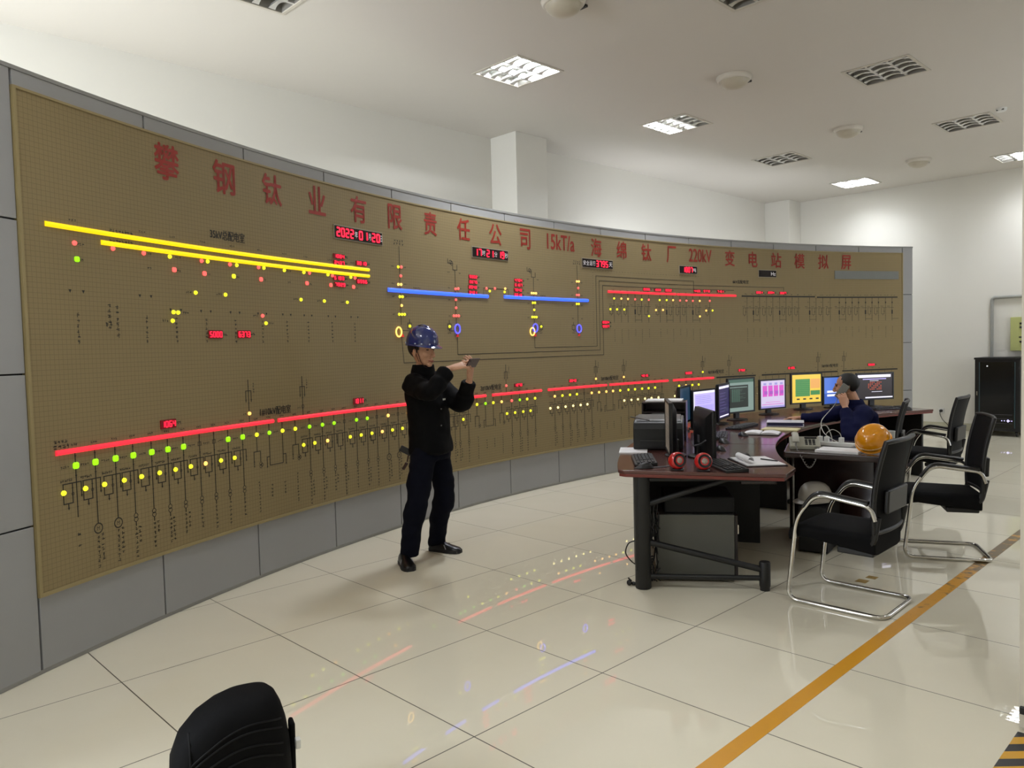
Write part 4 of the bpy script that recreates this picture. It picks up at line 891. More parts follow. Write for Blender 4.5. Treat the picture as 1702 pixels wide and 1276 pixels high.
pen = MB().tube([(0, 0, 0.017), (0.13, 0, 0.017)], 0.004, 8).build('pen', M_BLACK, origin=(0, 0, 0)); pen.location = (1.42, 2.68, DH - 0.001); pen.rotation_euler = (0, 0, math.radians(-10)); tag(pen, 'black pen lying on the white papers of the clipboard', 'pen')
nb = thing('notebook', 'open notebook with white pages in the middle of the control desks', 'notebook', (0.71, 4.06, DH), math.radians(20))
MB().cb(-0.15, 0.15, -0.11, 0.11, 0, 0.006).build('cover', M_BLACK, nb, smooth=0)
for s in (-1, 1):
    MB().loft([[(s * (0.005 + 0.135 * q / 6), y, 0.006) for y in (-0.1, 0.1)] + [(s * (0.005 + 0.135 * q / 6), y, 0.010 + 0.014 * math.sin(PI * (0.15 + 0.8 * q / 6))) for y in (0.1, -0.1)] for q in range(7)]).build('page_block', M_PAPER, nb, smooth=50)
flat('folder', 0.70, 4.42, 15, 0.30, 0.20, 0.012, mat('folder_cream', (206, 196, 150), rough=0.6), 'cream folder on the control desk between the notebook and ring binder', 'folder')
bn = thing('ring_binder', 'white and navy ring binder lying flat before the seated man', 'binder', (0.56, 4.80, DH), math.radians(25))
MB().cb(-0.16, 0.16, -0.12, 0.12, 0.0, 0.004).cb(-0.16, 0.16, -0.12, 0.12, 0.034, 0.038).cb(-0.164, -0.158, -0.12, 0.12, 0, 0.038).build('cover', mat('binder_white', (206, 206, 214), rough=0.4), bn, smooth=0, bevel=0.002)
MB().cb(-0.15, 0.15, -0.11, 0.11, 0.0045, 0.0335).build('pages', mat('binder_pages', (52, 52, 92), rough=0.6), bn, smooth=0)
# desk telephone on the side desk
M_TEL = mat('telephone_grey', (150, 148, 132), rough=0.35); M_TELD = mat('telephone_dark', (40, 40, 40), rough=0.4)
te = thing('telephone', 'grey desk telephone with handset on the dark side desk', 'telephone', (1.32, 3.54, SH), math.radians(28))
MB().loft([[(x, y, z) for y, z in ((-0.10, 0.0), (0.10, 0.0), (0.10, 0.075), (0.02, 0.062), (-0.10, 0.028))] for x in (-0.105, 0.105)]).build('base', M_TEL, te, smooth=30, bevel=0.006)
kp = MB()
for r in range(4):
    for c in range(3): kp.cb(0.0 + c * 0.026, 0.018 + c * 0.026, -0.082 + r * 0.024, -0.068 + r * 0.024, 0.030 + r * 0.008, 0.040 + r * 0.008)
kp.build('keypad', M_TELD, te, smooth=0, bevel=0.002)
MB().cb(0.0, 0.085, 0.03, 0.075, 0.066, 0.078).build('display', M_TELD, te, smooth=0, bevel=0.002)
hsx = -0.066
MB().tube(spline([(hsx, -0.10, 0.055), (hsx, -0.085, 0.075), (hsx, -0.04, 0.093), (hsx, 0.03, 0.103), (hsx, 0.075, 0.10), (hsx, 0.10, 0.088)], 5), [(0.011, 0.024)] * 26, 12).build('handset', mat('handset_grey', (176, 174, 162), rough=0.3), te)
co = [(hsx, -0.10, 0.05), (hsx - 0.0, -0.14, 0.03), (hsx + 0.03, -0.235, -0.03), (hsx + 0.08, -0.285, -0.10), (hsx + 0.13, -0.25, -0.03), (hsx + 0.15, -0.15, 0.02), (hsx + 0.13, -0.10, 0.02)]
base_ = spline(co, 26); hel = []
for i, p in enumerate(base_): a = i * 1.3; hel.append(p + Vector((0.005 * math.cos(a), 0.003 * math.cos(a), 0.005 * math.sin(a))))
MB().tube(hel, 0.0028, 6).build('coiled_cord', mat('cord_grey', (120, 118, 114), rough=0.5), te)
flat('paper_stack', 1.60, 3.49, 8, 0.29, 0.20, 0.018, M_PAPER, 'thick stack of white papers on the side desk beside the telephone', 'paper', SH)
# power strip with chargers
ps = thing('power_strip', 'white power strip with plugs on the side desk behind the papers', 'power strip', (1.44, 3.76, SH), math.radians(0))
MB().cb(-0.16, 0.16, -0.025, 0.025, 0.0, 0.03).build('body', M_WHITE, ps, smooth=0, bevel=0.005)
for x in (-0.10, -0.05, 0.06):
    MB().cb(x - 0.016, x + 0.016, -0.016, 0.016, 0.031, 0.068).build('plug', M_WHITE, ps, smooth=0, bevel=0.004)
M_WC = mat('white_cable', (196, 194, 186), rough=0.5)
tag(MB().tube(spline([(1.34, 3.76, 0.806), (1.34, 3.76, 0.855), (1.355, 3.78, 0.885), (1.38, 3.80, 0.87), (1.40, 3.82, 0.80), (1.40, 3.84, 0.738)], 6), 0.0032, 6).build('charger_cable', M_WC, origin=(1.37, 3.8, SH)), 'white charger cable looping up from the left plug of the power strip', 'cable')
tag(MB().tube(spline([(1.39, 3.755, 0.806), (1.395, 3.75, 0.83), (1.43, 3.77, 0.857), (1.475, 3.79, 0.83), (1.485, 3.80, 0.78), (1.48, 3.82, 0.738)], 6), 0.0032, 6).build('charger_cable', M_WC, origin=(1.43, 3.8, SH)), 'white charger cable arching over the middle of the power strip', 'cable')
tag(MB().tube(spline([(1.58, 3.72, 0.742), (1.66, 3.71, 0.765), (1.72, 3.72, 0.76), (1.76, 3.78, 0.740)], 6), 0.003, 6).build('cable', M_WC, origin=(1.66, 3.7, SH)), 'thin pale cable on the side desk left of the orange helmet', 'cable')
# helmets
def hard_hat(name, label, loc, rz, m, mband, tilt=0.0, s=1.0, band=True, peak=0.042):
    t = thing(name, label, 'helmet', loc, rot=(tilt, 0, rz))
    prof = [(0.112, 0.0), (0.116, 0.012), (0.116, 0.04), (0.110, 0.075), (0.096, 0.108), (0.072, 0.134), (0.04, 0.148), (0.002, 0.152)]
    MB().lathe([(r * s, z * s) for r, z in prof], n=36, sx=1.14, sy=1.0).build('shell', m, t)
    br = MB(); rings = []
    for k in range(36):
        a = 2 * PI * k / 36; fwd = max(0, math.cos(a)) ** 2 * peak; r0x, r0y = 0.112 * 1.14 * s, 0.112 * s
        ca_, sa_ = math.cos(a), math.sin(a); e = (0.010 + fwd) * s
        rings.append([(r0x * ca_ * 0.985, r0y * sa_ * 0.985, 0.014 * s), ((r0x + e) * ca_, (r0y + e) * sa_, (0.004 - fwd * 0.25) * s), ((r0x + e) * ca_, (r0y + e) * sa_, (0.0 - fwd * 0.25) * s), (r0x * ca_ * 0.985, r0y * sa_ * 0.985, 0.002 * s)])
    br.loft(rings, closed=True).build('brim', m, t)
    if band:
        rb = MB(); rings = []
        for k in range(15):
            a = PI * (0.06 + 0.88 * k / 14); rr = 0.118 * s; zz = 0.154 * s
            rings.append([(x, rr * math.cos(a) * f_, zz * math.sin(a) * f_ * (0.99)) for x, f_ in ((-0.009 * s, 0.985), (-0.009 * s, 1.012), (0.009 * s, 1.012), (0.009 * s, 0.985))])
        rb.loft(rings).build('ridge', mband, t, label='pale centre ridge')
    return t
M_ORANGE = mat('helmet_orange', (226, 146, 8), rough=0.16, coat=0.6)
M_HWHITE = mat('helmet_white', (186, 180, 168), rough=0.35)
oh = hard_hat('hard_hat', 'orange hard hat lying tilted on the side desk behind the nearest chair', (1.80, 3.56, SH), 0, M_ORANGE, mat('helmet_stripe', (236, 190, 120), rough=0.3), 0.0, 0.86, band=False, peak=0.012)
zc = Vector((0.16, -0.70, 0.66)).normalized(); xc = Vector((0.55, 0.45, 0.35)); xc = (xc - zc * xc.dot(zc)).normalized(); yc = zc.cross(xc)
MB().lathe([(0.1165 * 0.86, 0.030), (0.1185 * 0.86, 0.031), (0.1185 * 0.86, 0.043), (0.1165 * 0.86, 0.044)], n=40, sx=1.14, sy=1.0, cap=False).build('rim_stripe', MATS['helmet_stripe'], oh, label='pale stripe round the rim')
Rm = Matrix((xc, yc, zc)).transposed(); oh.rotation_euler = Rm.to_euler()
lo = min((Rm @ v.co).z for ch in oh.children for v in ch.data.vertices); oh.location.z = SH - lo + 0.001
hard_hat('hard_hat', 'white hard hat on the black computer tower under the side desk', (1.405, 3.52, 0.358), math.radians(-120), M_HWHITE, M_HWHITE, 0, 0.92, band=False)
tag(MB().lathe([(0.032, 0.0), (0.036, 0.01), (0.040, 0.105), (0.042, 0.112), (0.038, 0.112), (0.034, 0.02), (0.0, 0.012)], n=24, cap=False).build('cup', mat('cup_paper', (196, 200, 196), rough=0.5), origin=(0, 0, 0)), 'pale disposable cup behind the orange helmet', 'cup').location = (1.76, 3.98, SH)

# ------------------------------------------------------------------ visitor chairs
M_SEAT = mat('seat_fabric', (9, 9, 10), spec=0.15, rough=0.85, var=0.15, scale=60)
M_MESH = mat('back_mesh', (12, 12, 13), spec=0.15, rough=0.7, var=0.2, scale=200)
M_ARM = mat('arm_pad', (9, 9, 9), rough=0.35)
def make_chair(name, label):
    t = thing(name, label, 'chair', (0, 0, 0), 0, 'black visitor chairs with chrome frames')
    def side(y): return [(-0.27, y, 0.014), (0.27, y, 0.014), (0.215, y, 0.50), (0.10, y, 0.655), (-0.20, y, 0.615), (-0.225, y, 0.54)]
    y = 0.235
    pts = fillet(list(reversed(side(-y)))[:5] + [(-0.27, -y, 0.014), (-0.27, y, 0.014)] + side(y)[1:], 0.07, 6)
    MB().tube(pts, 0.0125, 12).build('frame', M_CHROME, t)
    for s in (-1, 1):
        MB().tube(fillet([(0.17, s * y, 0.572), (0.10, s * y, 0.672), (-0.19, s * y, 0.636)], 0.06, 6), [(0.011, 0.02)] * 9, 10).build('armrest', M_ARM, t)
    st = MB(); rings = []
    for q in range(11):
        a = q / 10; x = 0.275 - 0.49 * a; drop = 0.045 * (1 - min(1, a / 0.2)) ** 2; w = 0.225 - 0.02 * abs(a - 0.4)
        th = 0.08 + 0.045 * a
        top = 0.472 - drop - 0.012 * a
        rings.append([(x, yy * w, zz) for yy, zz in ((-1, top - 0.03), (-0.9, top - 0.006), (-0.5, top), (0.5, top), (0.9, top - 0.006), (1, top - 0.03), (0.96, top - th + 0.01), (0.7, top - th), (-0.7, top - th), (-0.96, top - th + 0.01))])
    st.loft(rings).build('seat', M_SEAT, t, smooth=50, bevel=0.01)
    MB().cb(-0.20, 0.0, -0.19, 0.19, 0.325, 0.36).build('seat_pan', M_BLACK, t, smooth=0, bevel=0.008)
    def bx(z): k = (z - 0.47) / 0.5; return -0.205 - 0.065 * k + 0.025 * math.sin(PI * k)
    bk = MB(); rings = []
    for q in range(13):
        z = 0.47 + 0.50 * q / 12; k = q / 12; w = 0.215 + 0.008 * math.sin(PI * k) - 0.03 * max(0, k - 0.85) / 0.15 * 0.6
        n_ = 12
        rings.append([(bx(z) - 0.028 * (1 - (2 * i / n_ - 1) ** 2), (2 * i / n_ - 1) * w, z) for i in range(n_ + 1)] + [(bx(z) - 0.012 - 0.028 * (1 - (2 * i / n_ - 1) ** 2), (2 * i / n_ - 1) * w, z) for i in range(n_, -1, -1)])
    bk.loft(rings).build('backrest', M_MESH, t, smooth=50)
    fr = []
    for z in [0.47 + 0.5 * q / 10 for q in range(11)]: fr.append((bx(z) - 0.006, -0.218, z))
    fr2 = [(a, -b, c) for a, b, c in reversed(fr)]
    top = [(bx(.97) - 0.006 - 0.028 * (1 - v * v), v * 0.218, 0.974) for v in (-0.7, -0.35, 0, 0.35, 0.7)]
    bot = [(bx(.47) - 0.006 - 0.028 * (1 - v * v), v * 0.218, 0.468) for v in (0.7, 0.35, 0, -0.35, -0.7)]
    MB().tube(fr + top + fr2 + bot, 0.014, 10, True).build('back_frame', M_BLACK, t)
    MB().loft([[(bx(z) - 0.062 + o, y_, z) for o, y_ in ((0, -0.15), (0, 0.15), (0.03, 0.15), (0.03, -0.15))] for z in (0.57, 0.60, 0.67, 0.70)]).build('lumbar_support', M_BLACK, t, smooth=30, bevel=0.008)
    for s in (-1, 1):
        MB().tube(fillet([(-0.08, s * 0.16, 0.36), (-0.20, s * 0.20, 0.39), (-0.232, s * 0.215, 0.56)], 0.06), [(0.02, 0.014)] * 9, 8).build('back_bracket', M_BLACK, t)
    return t
c1 = make_chair('visitor_chair', 'nearest black chair on chrome sled frame, beside the yellow floor line')
c1.location = (2.04, 2.555, 0); c1.rotation_euler = (0, 0, math.radians(181))
dup(c1, (2.10, 4.0, 0), math.radians(207), 'second black chair on chrome sled frame, right behind the nearest one')
dup(c1, (1.17, 5.21, 0), math.radians(196), 'black chair in which the man on the phone sits')
dup(c1, (1.43, 5.98, 0), math.radians(182), 'farthest empty black chair, in front of the white far wall')

# ------------------------------------------------------------------ far wall: rack, conduit, control box, socket
rk = thing('server_rack', 'black server rack cabinet with glass door at the far wall', 'rack', (0.70, 11.72, 0))
MB().cb(-0.30, 0.30, -0.28, 0.26, 0.08, 1.17).build('cabinet_body', mat('rack_black', (16, 17, 19), rough=0.35), rk, smooth=0, bevel=0.006)
MB().cb(-0.31, 0.31, -0.29, 0.27, 1.17, 1.20).build('top_panel', M_BLACK, rk, smooth=0, bevel=0.004)
dr = MB().cb(-0.235, 0.235, -0.290, -0.281, 0.13, 1.13).build('door', mat('rack_glass', (20, 21, 22), rough=0.08), rk, smooth=0)
MB().cb(-0.24, -0.228, -0.298, -0.29, 0.13, 1.13).cb(0.228, 0.24, -0.298, -0.29, 0.13, 1.13).build('door_trim', mat('rack_trim', (70, 92, 98), rough=0.3, metal=0.5), dr, smooth=0)
MB().cb(-0.275, -0.262, -0.290, -0.281, 0.62, 0.68).build('lock', M_CHROME, dr, smooth=0)
ld = MB()
for x in (0.06, 0.095, 0.13, 0.145, 0.16, 0.19): ld.cb(x, x + 0.012, -0.294, -0.290, 0.235, 0.247)
for z in (0.222, 0.25): ld.cb(0.140, 0.156, -0.294, -0.290, z, z + 0.01)
ld.build('status_lights', em('status_white', (200, 190, 255), 2.0), dr, smooth=0)
MB().cb(-0.14, -0.12, -0.293, -0.290, 1.06, 1.08).build('indicator', em('status_dim', (200, 200, 200), .8), dr, smooth=0)
MB().cb(-0.2, 0.2, -0.2915, -0.2903, 0.27, 0.274).cb(-0.2, 0.2, -0.2915, -0.2903, 0.20, 0.204).cb(-0.2, 0.2, -0.2915, -0.2903, 0.33, 0.336).build('shelf_lines', mat('rack_shelf', (70, 66, 74), rough=0.4), dr, smooth=0)
for sx in (-0.25, 0.25):
    for sy in (-0.22, 0.2):
        MB().lathe([(0.035, -0.014), (0.04, -0.01), (0.04, 0.01), (0.035, 0.014)], c=(sx, sy, 0.04), n=18, M=Matrix.Rotation(PI / 2, 3, 'Y')).cb(sx - 0.02, sx + 0.02, sy - 0.02, sy + 0.02, 0.055, 0.08).build('caster', M_BLACK, rk)
M_COND = mat('conduit_grey', (150, 150, 144), rough=0.45)
tag(MB().tube(fillet([(0.50, 11.972, 1.20), (0.50, 11.972, 2.13), (2.6, 11.972, 2.13)], 0.05), 0.024, 12).build('conduit', M_COND, origin=(0.5, 11.97, 1.2)), 'grey cable conduit bending along the far wall above the rack', 'conduit')
cbx = thing('control_box', 'yellow-green electrical control box on the far wall above the rack', 'control box', (0.97, 11.94, 1.29))
MB().cb(-0.20, 0.20, -0.06, 0.058, 0, 0.52).build('case', mat('control_box_paint', (176, 180, 116), rough=0.4), cbx, smooth=0, bevel=0.006)
for z in (0.42, 0.36, 0.14): MB().lathe([(0.016, 0), (0.016, 0.014), (0.01, 0.02)], c=(-0.06, -0.06, z), n=14, M=Matrix.Rotation(PI / 2, 3, 'X')).build('button', M_BLACK, cbx)
MB().cb(-0.085, -0.035, -0.064, -0.059, 0.20, 0.22).build('nameplate', M_DGREY, cbx, smooth=0)
so = thing('wall_socket', 'white wall socket with black plug low on the far wall', 'socket', (-0.23, 12.0, 0.31))
MB().cb(-0.043, 0.043, -0.012, 0.0, -0.043, 0.043).build('plate', M_WHITE, so, smooth=0, bevel=0.003)
pg = MB().lathe([(0.024, 0), (0.024, 0.03), (0.012, 0.05)], c=(0, -0.012, 0), n=14, M=Matrix.Rotation(PI / 2, 3, 'X')).build('plug', M_BLACK, so)
MB().tube(spline([(0, -0.06, 0), (0.0, -0.075, -0.05), (0.03, -0.05, -0.14), (0.10, -0.04, -0.22), (0.16, -0.05, -0.295)], 6), 0.005, 6).build('cord', M_BLACK, pg)

# ------------------------------------------------------------------ people
M_SKIN = mat('skin', (196, 148, 118), rough=0.5, var=0.05, scale=20)
M_SKIN2 = mat('skin_tan', (184, 134, 104), rough=0.5, var=0.05, scale=20)
M_HAIR = mat('black_hair', (16, 14, 14), rough=0.6)
M_JKT = mat('black_jacket', (9, 9, 11), spec=0.12, rough=0.8, var=0.12, scale=30)
M_TRS = mat('navy_trousers', (10, 12, 24), spec=0.12, rough=0.85, var=0.15, scale=14)
M_NAVY = mat('navy_workwear', (16, 19, 54), spec=0.12, rough=0.8, var=0.15, scale=14)
M_SHOE = mat('black_shoe', (14, 14, 15), rough=0.35)
M_SOLE = mat('shoe_sole', (30, 30, 32), rough=0.6)
M_HBLUE = mat('helmet_blue', (14, 34, 104), rough=0.12, coat=0.8)
def frame(c, x, up=(0, 0, 1)):
    """x forward, y left, z up"""
    x = Vector(x).normalized(); z = Vector(up); z = (z - x * z.dot(x)).normalized(); y = z.cross(x)
    return Matrix(((x.x, y.x, z.x, c[0]), (x.y, y.y, z.y, c[1]), (x.z, y.z, z.z, c[2]), (0, 0, 0, 1)))
def head_mb(M, smile=True):
    m = MB()
    m.ell((-0.012, 0, 0.034), (0.096, 0.076, 0.082), 24, 16)
    m.ell((0.018, 0, -0.02), (0.078, 0.066, 0.085), 24, 16)
    m.ell((0.038, 0, -0.066), (0.048, 0.050, 0.044), 20, 12)            # jaw
    m.ell((0.074, 0, -0.096), (0.020, 0.024, 0.018), 14, 10)            # chin
    for s in (-1, 1):
        m.ell((0.058, s * 0.036, -0.028), (0.030, 0.024, 0.024), 14, 10)    # cheeks
        m.ell((0.080, s * 0.030, 0.026), (0.016, 0.024, 0.009), 12, 8)      # brows
        m.ell((-0.006, s * 0.076, -0.012), (0.020, 0.009, 0.032), 14, 10, Matrix.Rotation(s * 0.35, 3, 'Z'))   # ears
        m.ell((0.106, s * 0.0115, -0.036), (0.009, 0.008, 0.0075), 10, 8)   # nostrils
    m.tube([(0.088, 0, 0.026), (0.100, 0, 0.002), (0.113, 0, -0.022), (0.116, 0, -0.033), (0.100, 0, -0.042)], [(0.008, 0.008), (0.009, 0.009), (0.011, 0.011), (0.012, 0.011), (0.008, 0.010)], 10)
    m.ell((0.090, 0, -0.064), (0.014, 0.024, 0.008), 12, 8)
    m.ell((0.088, 0, -0.078), (0.013, 0.021, 0.008), 12, 8)
    return m.xf(M)
def hand_mb(M, curls, side, thumb=(0.7, 0.5), spread=0.0):
    """M: x towards the fingers, y towards the thumb, z out of the back of the hand"""
    m = MB()
    rings = []
    for x, w, t in ((-0.03, 0.026, 0.020), (0.0, 0.027, 0.019), (0.025, 0.036, 0.017), (0.055, 0.041, 0.0145), (0.085, 0.041, 0.012), (0.094, 0.037, 0.009)):
        rings.append([(x, w * math.cos(2 * PI * k / 14), t * math.sin(2 * PI * k / 14)) for k in range(14)])
    m.loft(rings)
    L_ = ((0.042, 0.026, 0.020), (0.046, 0.030, 0.022), (0.043, 0.028, 0.021), (0.034, 0.021, 0.019))
    for i, yb in enumerate((0.031, 0.0105, -0.0105, -0.030)):
        p = Vector((0.086, yb, 0.0)); a = 0.0; sp = (1.5 - i) * 0.05 * (1 + spread); pts = [p - Vector((0.02, 0, 0)), p.copy()]; rr = [0.0085, 0.0095]
        for j, (l, cu) in enumerate(zip(L_[i], curls[i])):
            a += cu; p = p + Vector((math.cos(a) * l, math.sin(sp) * l, -math.sin(a) * l)); pts.append(p.copy()); rr.append((0.0086, 0.0079, 0.0068)[j])
        m.tube(pts, rr, 8); m.ell(pts[-1], (0.0068,) * 3, 8, 6)
    p = Vector((0.022, 0.026, -0.006)); d = Vector((math.cos(thumb[0]), math.sin(thumb[0]), -math.sin(thumb[1]) * 0.8)).normalized()
    d2 = (d + Vector((0.5, -0.15, -0.25))).normalized()
    m.tube([p - d * 0.012, p + d * 0.034, p + d * 0.034 + d2 * 0.030, p + d * 0.034 + d2 * 0.054], [0.014, 0.0115, 0.010, 0.008], 8); m.ell(p + d * 0.034 + d2 * 0.054, (0.008,) * 3, 8, 6)
    return m.xf(M)
def merge(a, b): return a.add(b.v, b.f)
def ering(c, L, F, hw, hd, n=24, tilt=None):
    out = []
    for k in range(n):
        a = 2 * PI * k / n; ca, sa = math.cos(a), math.sin(a)
        e = 0.82
        out.append(Vector(c) + L * (hw * math.copysign(abs(ca) ** e, ca)) + F * (hd * math.copysign(abs(sa) ** e, sa)))
    return out
def hair_mb(M, front=0.055, low=-0.055, side=-0.0, s=1.05):
    m = MB(); n, k2 = 40, 26; idx = {}
    for i in range(k2 + 1):
        t = -PI / 2 + PI * i / k2
        for k in range(n):
            a = 2 * PI * k / n; idx[(i, k)] = len(m.v)
            m.v.append(Vector((-0.012 + 0.096 * s * math.cos(t) * math.cos(a), 0.078 * s * math.cos(t) * math.sin(a), 0.030 + 0.086 * s * math.sin(t))))
    def keep(p):
        if p.z < low: return False
        if p.x > front - 0.25 * max(0, 0.075 - p.z) and p.z < 0.098: return False
        if p.x > -0.03 and p.z < side + 0.0: return False
        return True
    for i in range(k2):
        for k in range(n):
            f = [idx[(i, k)], idx[(i, (k + 1) % n)], idx[(i + 1, (k + 1) % n)], idx[(i + 1, k)]]
            if all(keep(m.v[q]) for q in f): m.f.append(tuple(f)); m.mi.append(0)
    return m.xf(M)
def face_parts(M, body, O, smile):
    e = MB()
    for s in (-1, 1):
        MB().ell((0.0795, s * 0.031, 0.010), (0.010, 0.013, 0.0045 if smile else 0.006), 12, 8).xf(M).build('eye', mat('eye_dark', (40, 30, 28), rough=0.2), body, O)
        MB().tube([(0.090, s * 0.016, 0.027), (0.091, s * 0.032, 0.032), (0.079, s * 0.050, 0.027)], [(0.004, 0.003)] * 3, 6).xf(M).build('eyebrow', M_HAIR, body, O)
    lp = MB(); lp.tube([(0.086, -0.027, -0.066), (0.100, -0.014, -0.071), (0.104, 0, -0.0725), (0.100, 0.014, -0.071), (0.086, 0.027, -0.066)], [(0.004, 0.004)] * 5, 8)
    lp.xf(M).build('lips', mat('lips', (150, 78, 70), rough=0.45), body, O)
    if smile:
        MB().tube([(0.092, -0.019, -0.0690), (0.1035, 0, -0.0712), (0.092, 0.019, -0.0690)], [(0.0026, 0.0026)] * 3, 6).xf(M).build('teeth', M_WHITE, body, O)
def shoe(body, O, heel, toe):
    h, t_ = Vector((*heel, 0)), Vector((*toe, 0)); d = (t_ - h); ln_ = d.length; d.normalize(); s = Vector((-d.y, d.x, 0))
    up_, so_ = MB(), MB(); ru, rs = [], []
    for a, w, hh in ((0.0, 0.026, 0.055), (0.06, 0.036, 0.085), (0.22, 0.038, 0.098), (0.38, 0.040, 0.088), (0.55, 0.046, 0.066), (0.75, 0.049, 0.052), (0.90, 0.040, 0.043), (0.98, 0.022, 0.032)):
        c = h + d * (ln_ * a)
        ru.append([c + s * (w * math.cos(PI * k / 10)) + Vector((0, 0, 0.018 + (hh - 0.018) * math.sin(PI * k / 10) ** 0.8)) for k in range(11)])
        rs.append([c + s * (w * 1.06 * y) + Vector((0, 0, z)) for y, z in ((-1, 0.0), (1, 0.0), (1, 0.024), (-1, 0.024))])
    u = up_.loft(ru).build('shoe', M_SHOE, body, O, smooth=60)
    so_.loft(rs).build('sole', M_SOLE, u, Vector((0, 0, 0)) + O, smooth=50)
    c = h + d * (ln_ * 0.6)
    MB().tube([c + s * 0.044 + Vector((0, 0, 0.03)), c - d * 0.02 + s * 0.036 + Vector((0, 0, 0.06))], 0.004, 6).tube([c - s * 0.047 + Vector((0, 0, 0.03)), c - d * 0.02 - s * 0.038 + Vector((0, 0, 0.06))], 0.004, 6).build('stripe', mat('shoe_stripe', (130, 130, 130), rough=0.4), u, O)

# ---- the standing man taking a picture with his phone
O1 = Vector((-0.64, 1.50, 0)); L1 = Vector((-0.35, 0.937, 0)).normalized(); F1 = Vector((L1.y, -L1.x, 0))
HM1 = frame((-0.600, 1.494, 1.522), (0.97, 0.24, -0.06))
rsh, relb, rwr = Vector((-0.562, 1.382, 1.285)), Vector((-0.285, 1.325, 1.245)), Vector((-0.272, 1.470, 1.392))
lsh, lelb, lwr = Vector((-0.685, 1.695, 1.285)), Vector((-0.405, 1.70, 1.125)), Vector((-0.298, 1.680, 1.295))
PC = Vector((-0.225, 1.655, 1.428))
rhip, rkn, rank = Vector((-0.555, 1.45, 0.82)), Vector((-0.515, 1.345, 0.45)), Vector((-0.560, 1.300, 0.07))
lhip, lkn, lank = Vector((-0.62, 1.63, 0.82)), Vector((-0.585, 1.65, 0.44)), Vector((-0.700, 1.665, 0.07))
bm_ = head_mb(HM1)
bm_.tube([(-0.630, 1.515, 1.33), (-0.610, 1.512, 1.40), (-0.590, 1.511, 1.47)], [(0.062, 0.060), (0.056, 0.056), (0.055, 0.055)], 16)
bm_.loft([ering(c, L1, F1, hw, hd) for c, hw, hd in (((-0.585, 1.545, 0.80), .14, .09), ((-0.60, 1.545, 1.05), .15, .09), ((-0.62, 1.54, 1.24), .15, .08), ((-0.63, 1.53, 1.32), .09, .065), ((-0.628, 1.522, 1.36), .06, .058))])
for s, e, w in ((rsh, relb, rwr), (lsh, lelb, lwr)): bm_.tube([s * 0.6 + Vector((-0.62, 1.54, 1.27)) * 0.4, s, e, w], [0.04, 0.042, 0.036, 0.027], 12)
for h, k, a in ((rhip, rkn, rank), (lhip, lkn, lank)): bm_.tube([h, k, a], [0.065, 0.05, 0.04], 12); bm_.ell(h, (0.07,) * 3)
dR = (PC - L1 * 0.05 - rwr); zR = Vector((0.35, -0.35, 0.85))
def hand_frame(w, d, z): d = Vector(d).normalized(); z = Vector(z); z = (z - d * z.dot(d)).normalized(); y = z.cross(d); return Matrix(((d.x, y.x, z.x, w.x), (d.y, y.y, z.y, w.y), (d.z, y.z, z.z, w.z), (0, 0, 0, 1)))
merge(bm_, hand_mb(hand_frame(rwr + dR.normalized() * 0.02, dR, zR), ((0.05, 0.2, 0.15), (0.35, 0.6, 0.4), (0.5, 0.7, 0.5), (0.6, 0.7, 0.5)), 1, (0.9, 0.9)))
MLh = hand_frame(lwr + Vector((0.005, 0.003, 0.02)), (0.10, -0.02, 0.50), (0.90, 0.25, -0.30))
merge(bm_, hand_mb(MLh @ Matrix.Diagonal((1, -1, 1, 1)), ((0.25, 0.5, 0.4), (0.3, 0.6, 0.4), (0.35, 0.6, 0.45), (0.45, 0.6, 0.5)), -1, (0.8, 0.8)))
man = fuse(bm_, 0.0042, 'person', M_SKIN, None, O1, 2)
tag(man, 'standing man in blue hard hat and black jacket holding up a phone before the board', 'person')
hair_mb(HM1, 0.05, -0.06, -0.012).build('hair', M_HAIR, man, O1, smooth=80)
face_parts(HM1, man, O1, True)
jk = MB()
jk.loft([ering(c, L1, F1, hw, hd) for c, hw, hd in (((-0.585, 1.545, 0.775), .188, .138), ((-0.583, 1.545, 0.80), .192, .142), ((-0.595, 1.545, 0.92), .178, .126), ((-0.605, 1.545, 1.05), .186, .128), ((-0.615, 1.542, 1.17), .194, .128), ((-0.622, 1.538, 1.255), .182, .108), ((-0.628, 1.530, 1.315), .125, .085), ((-0.630, 1.520, 1.35), .086, .078), ((-0.622, 1.517, 1.385), .074, .072))])
jk.tube(spline([rsh * 0.5 + Vector((-0.62, 1.54, 1.25)) * 0.5, rsh, (rsh + relb) / 2 + Vector((0, 0, -0.012)), relb, (relb + rwr) / 2 + Vector((0.006, 0, 0)), rwr - (rwr - relb) * 0.10], 5), [0.085] * 3 + [0.082] * 4 + [0.076] * 4 + [0.07] * 4 + [0.066] * 5 + [0.056] * 5 + [0.05], 16)
jk.tube(spline([lsh * 0.5 + Vector((-0.62, 1.54, 1.24)) * 0.5, lsh, (lsh + lelb) / 2 + Vector((0, 0, -0.012)), lelb, (lelb + lwr) / 2, lwr - (lwr - lelb) * 0.02], 5), [0.085] * 3 + [0.08] * 4 + [0.075] * 4 + [0.07] * 4 + [0.064] * 5 + [0.054] * 5 + [0.05], 16)
jacket = fuse(jk, 0.0095, 'jacket', M_JKT, man, O1, 3, 0.012, 5.0)
cl = MB(); rings = []
for q, (z, r, dx) in enumerate(((1.345, 0.086, -0.006), (1.385, 0.082, 0.0), (1.422, 0.074, 0.004))): rings.append(ering((-0.622 + dx, 1.519, z), L1, F1, r, r))
for q, (z, r, dx) in enumerate(((1.422, 0.067, 0.004), (1.385, 0.072, 0.0), (1.345, 0.076, -0.006))): rings.append(ering((-0.622 + dx, 1.519, z), L1, F1, r, r))
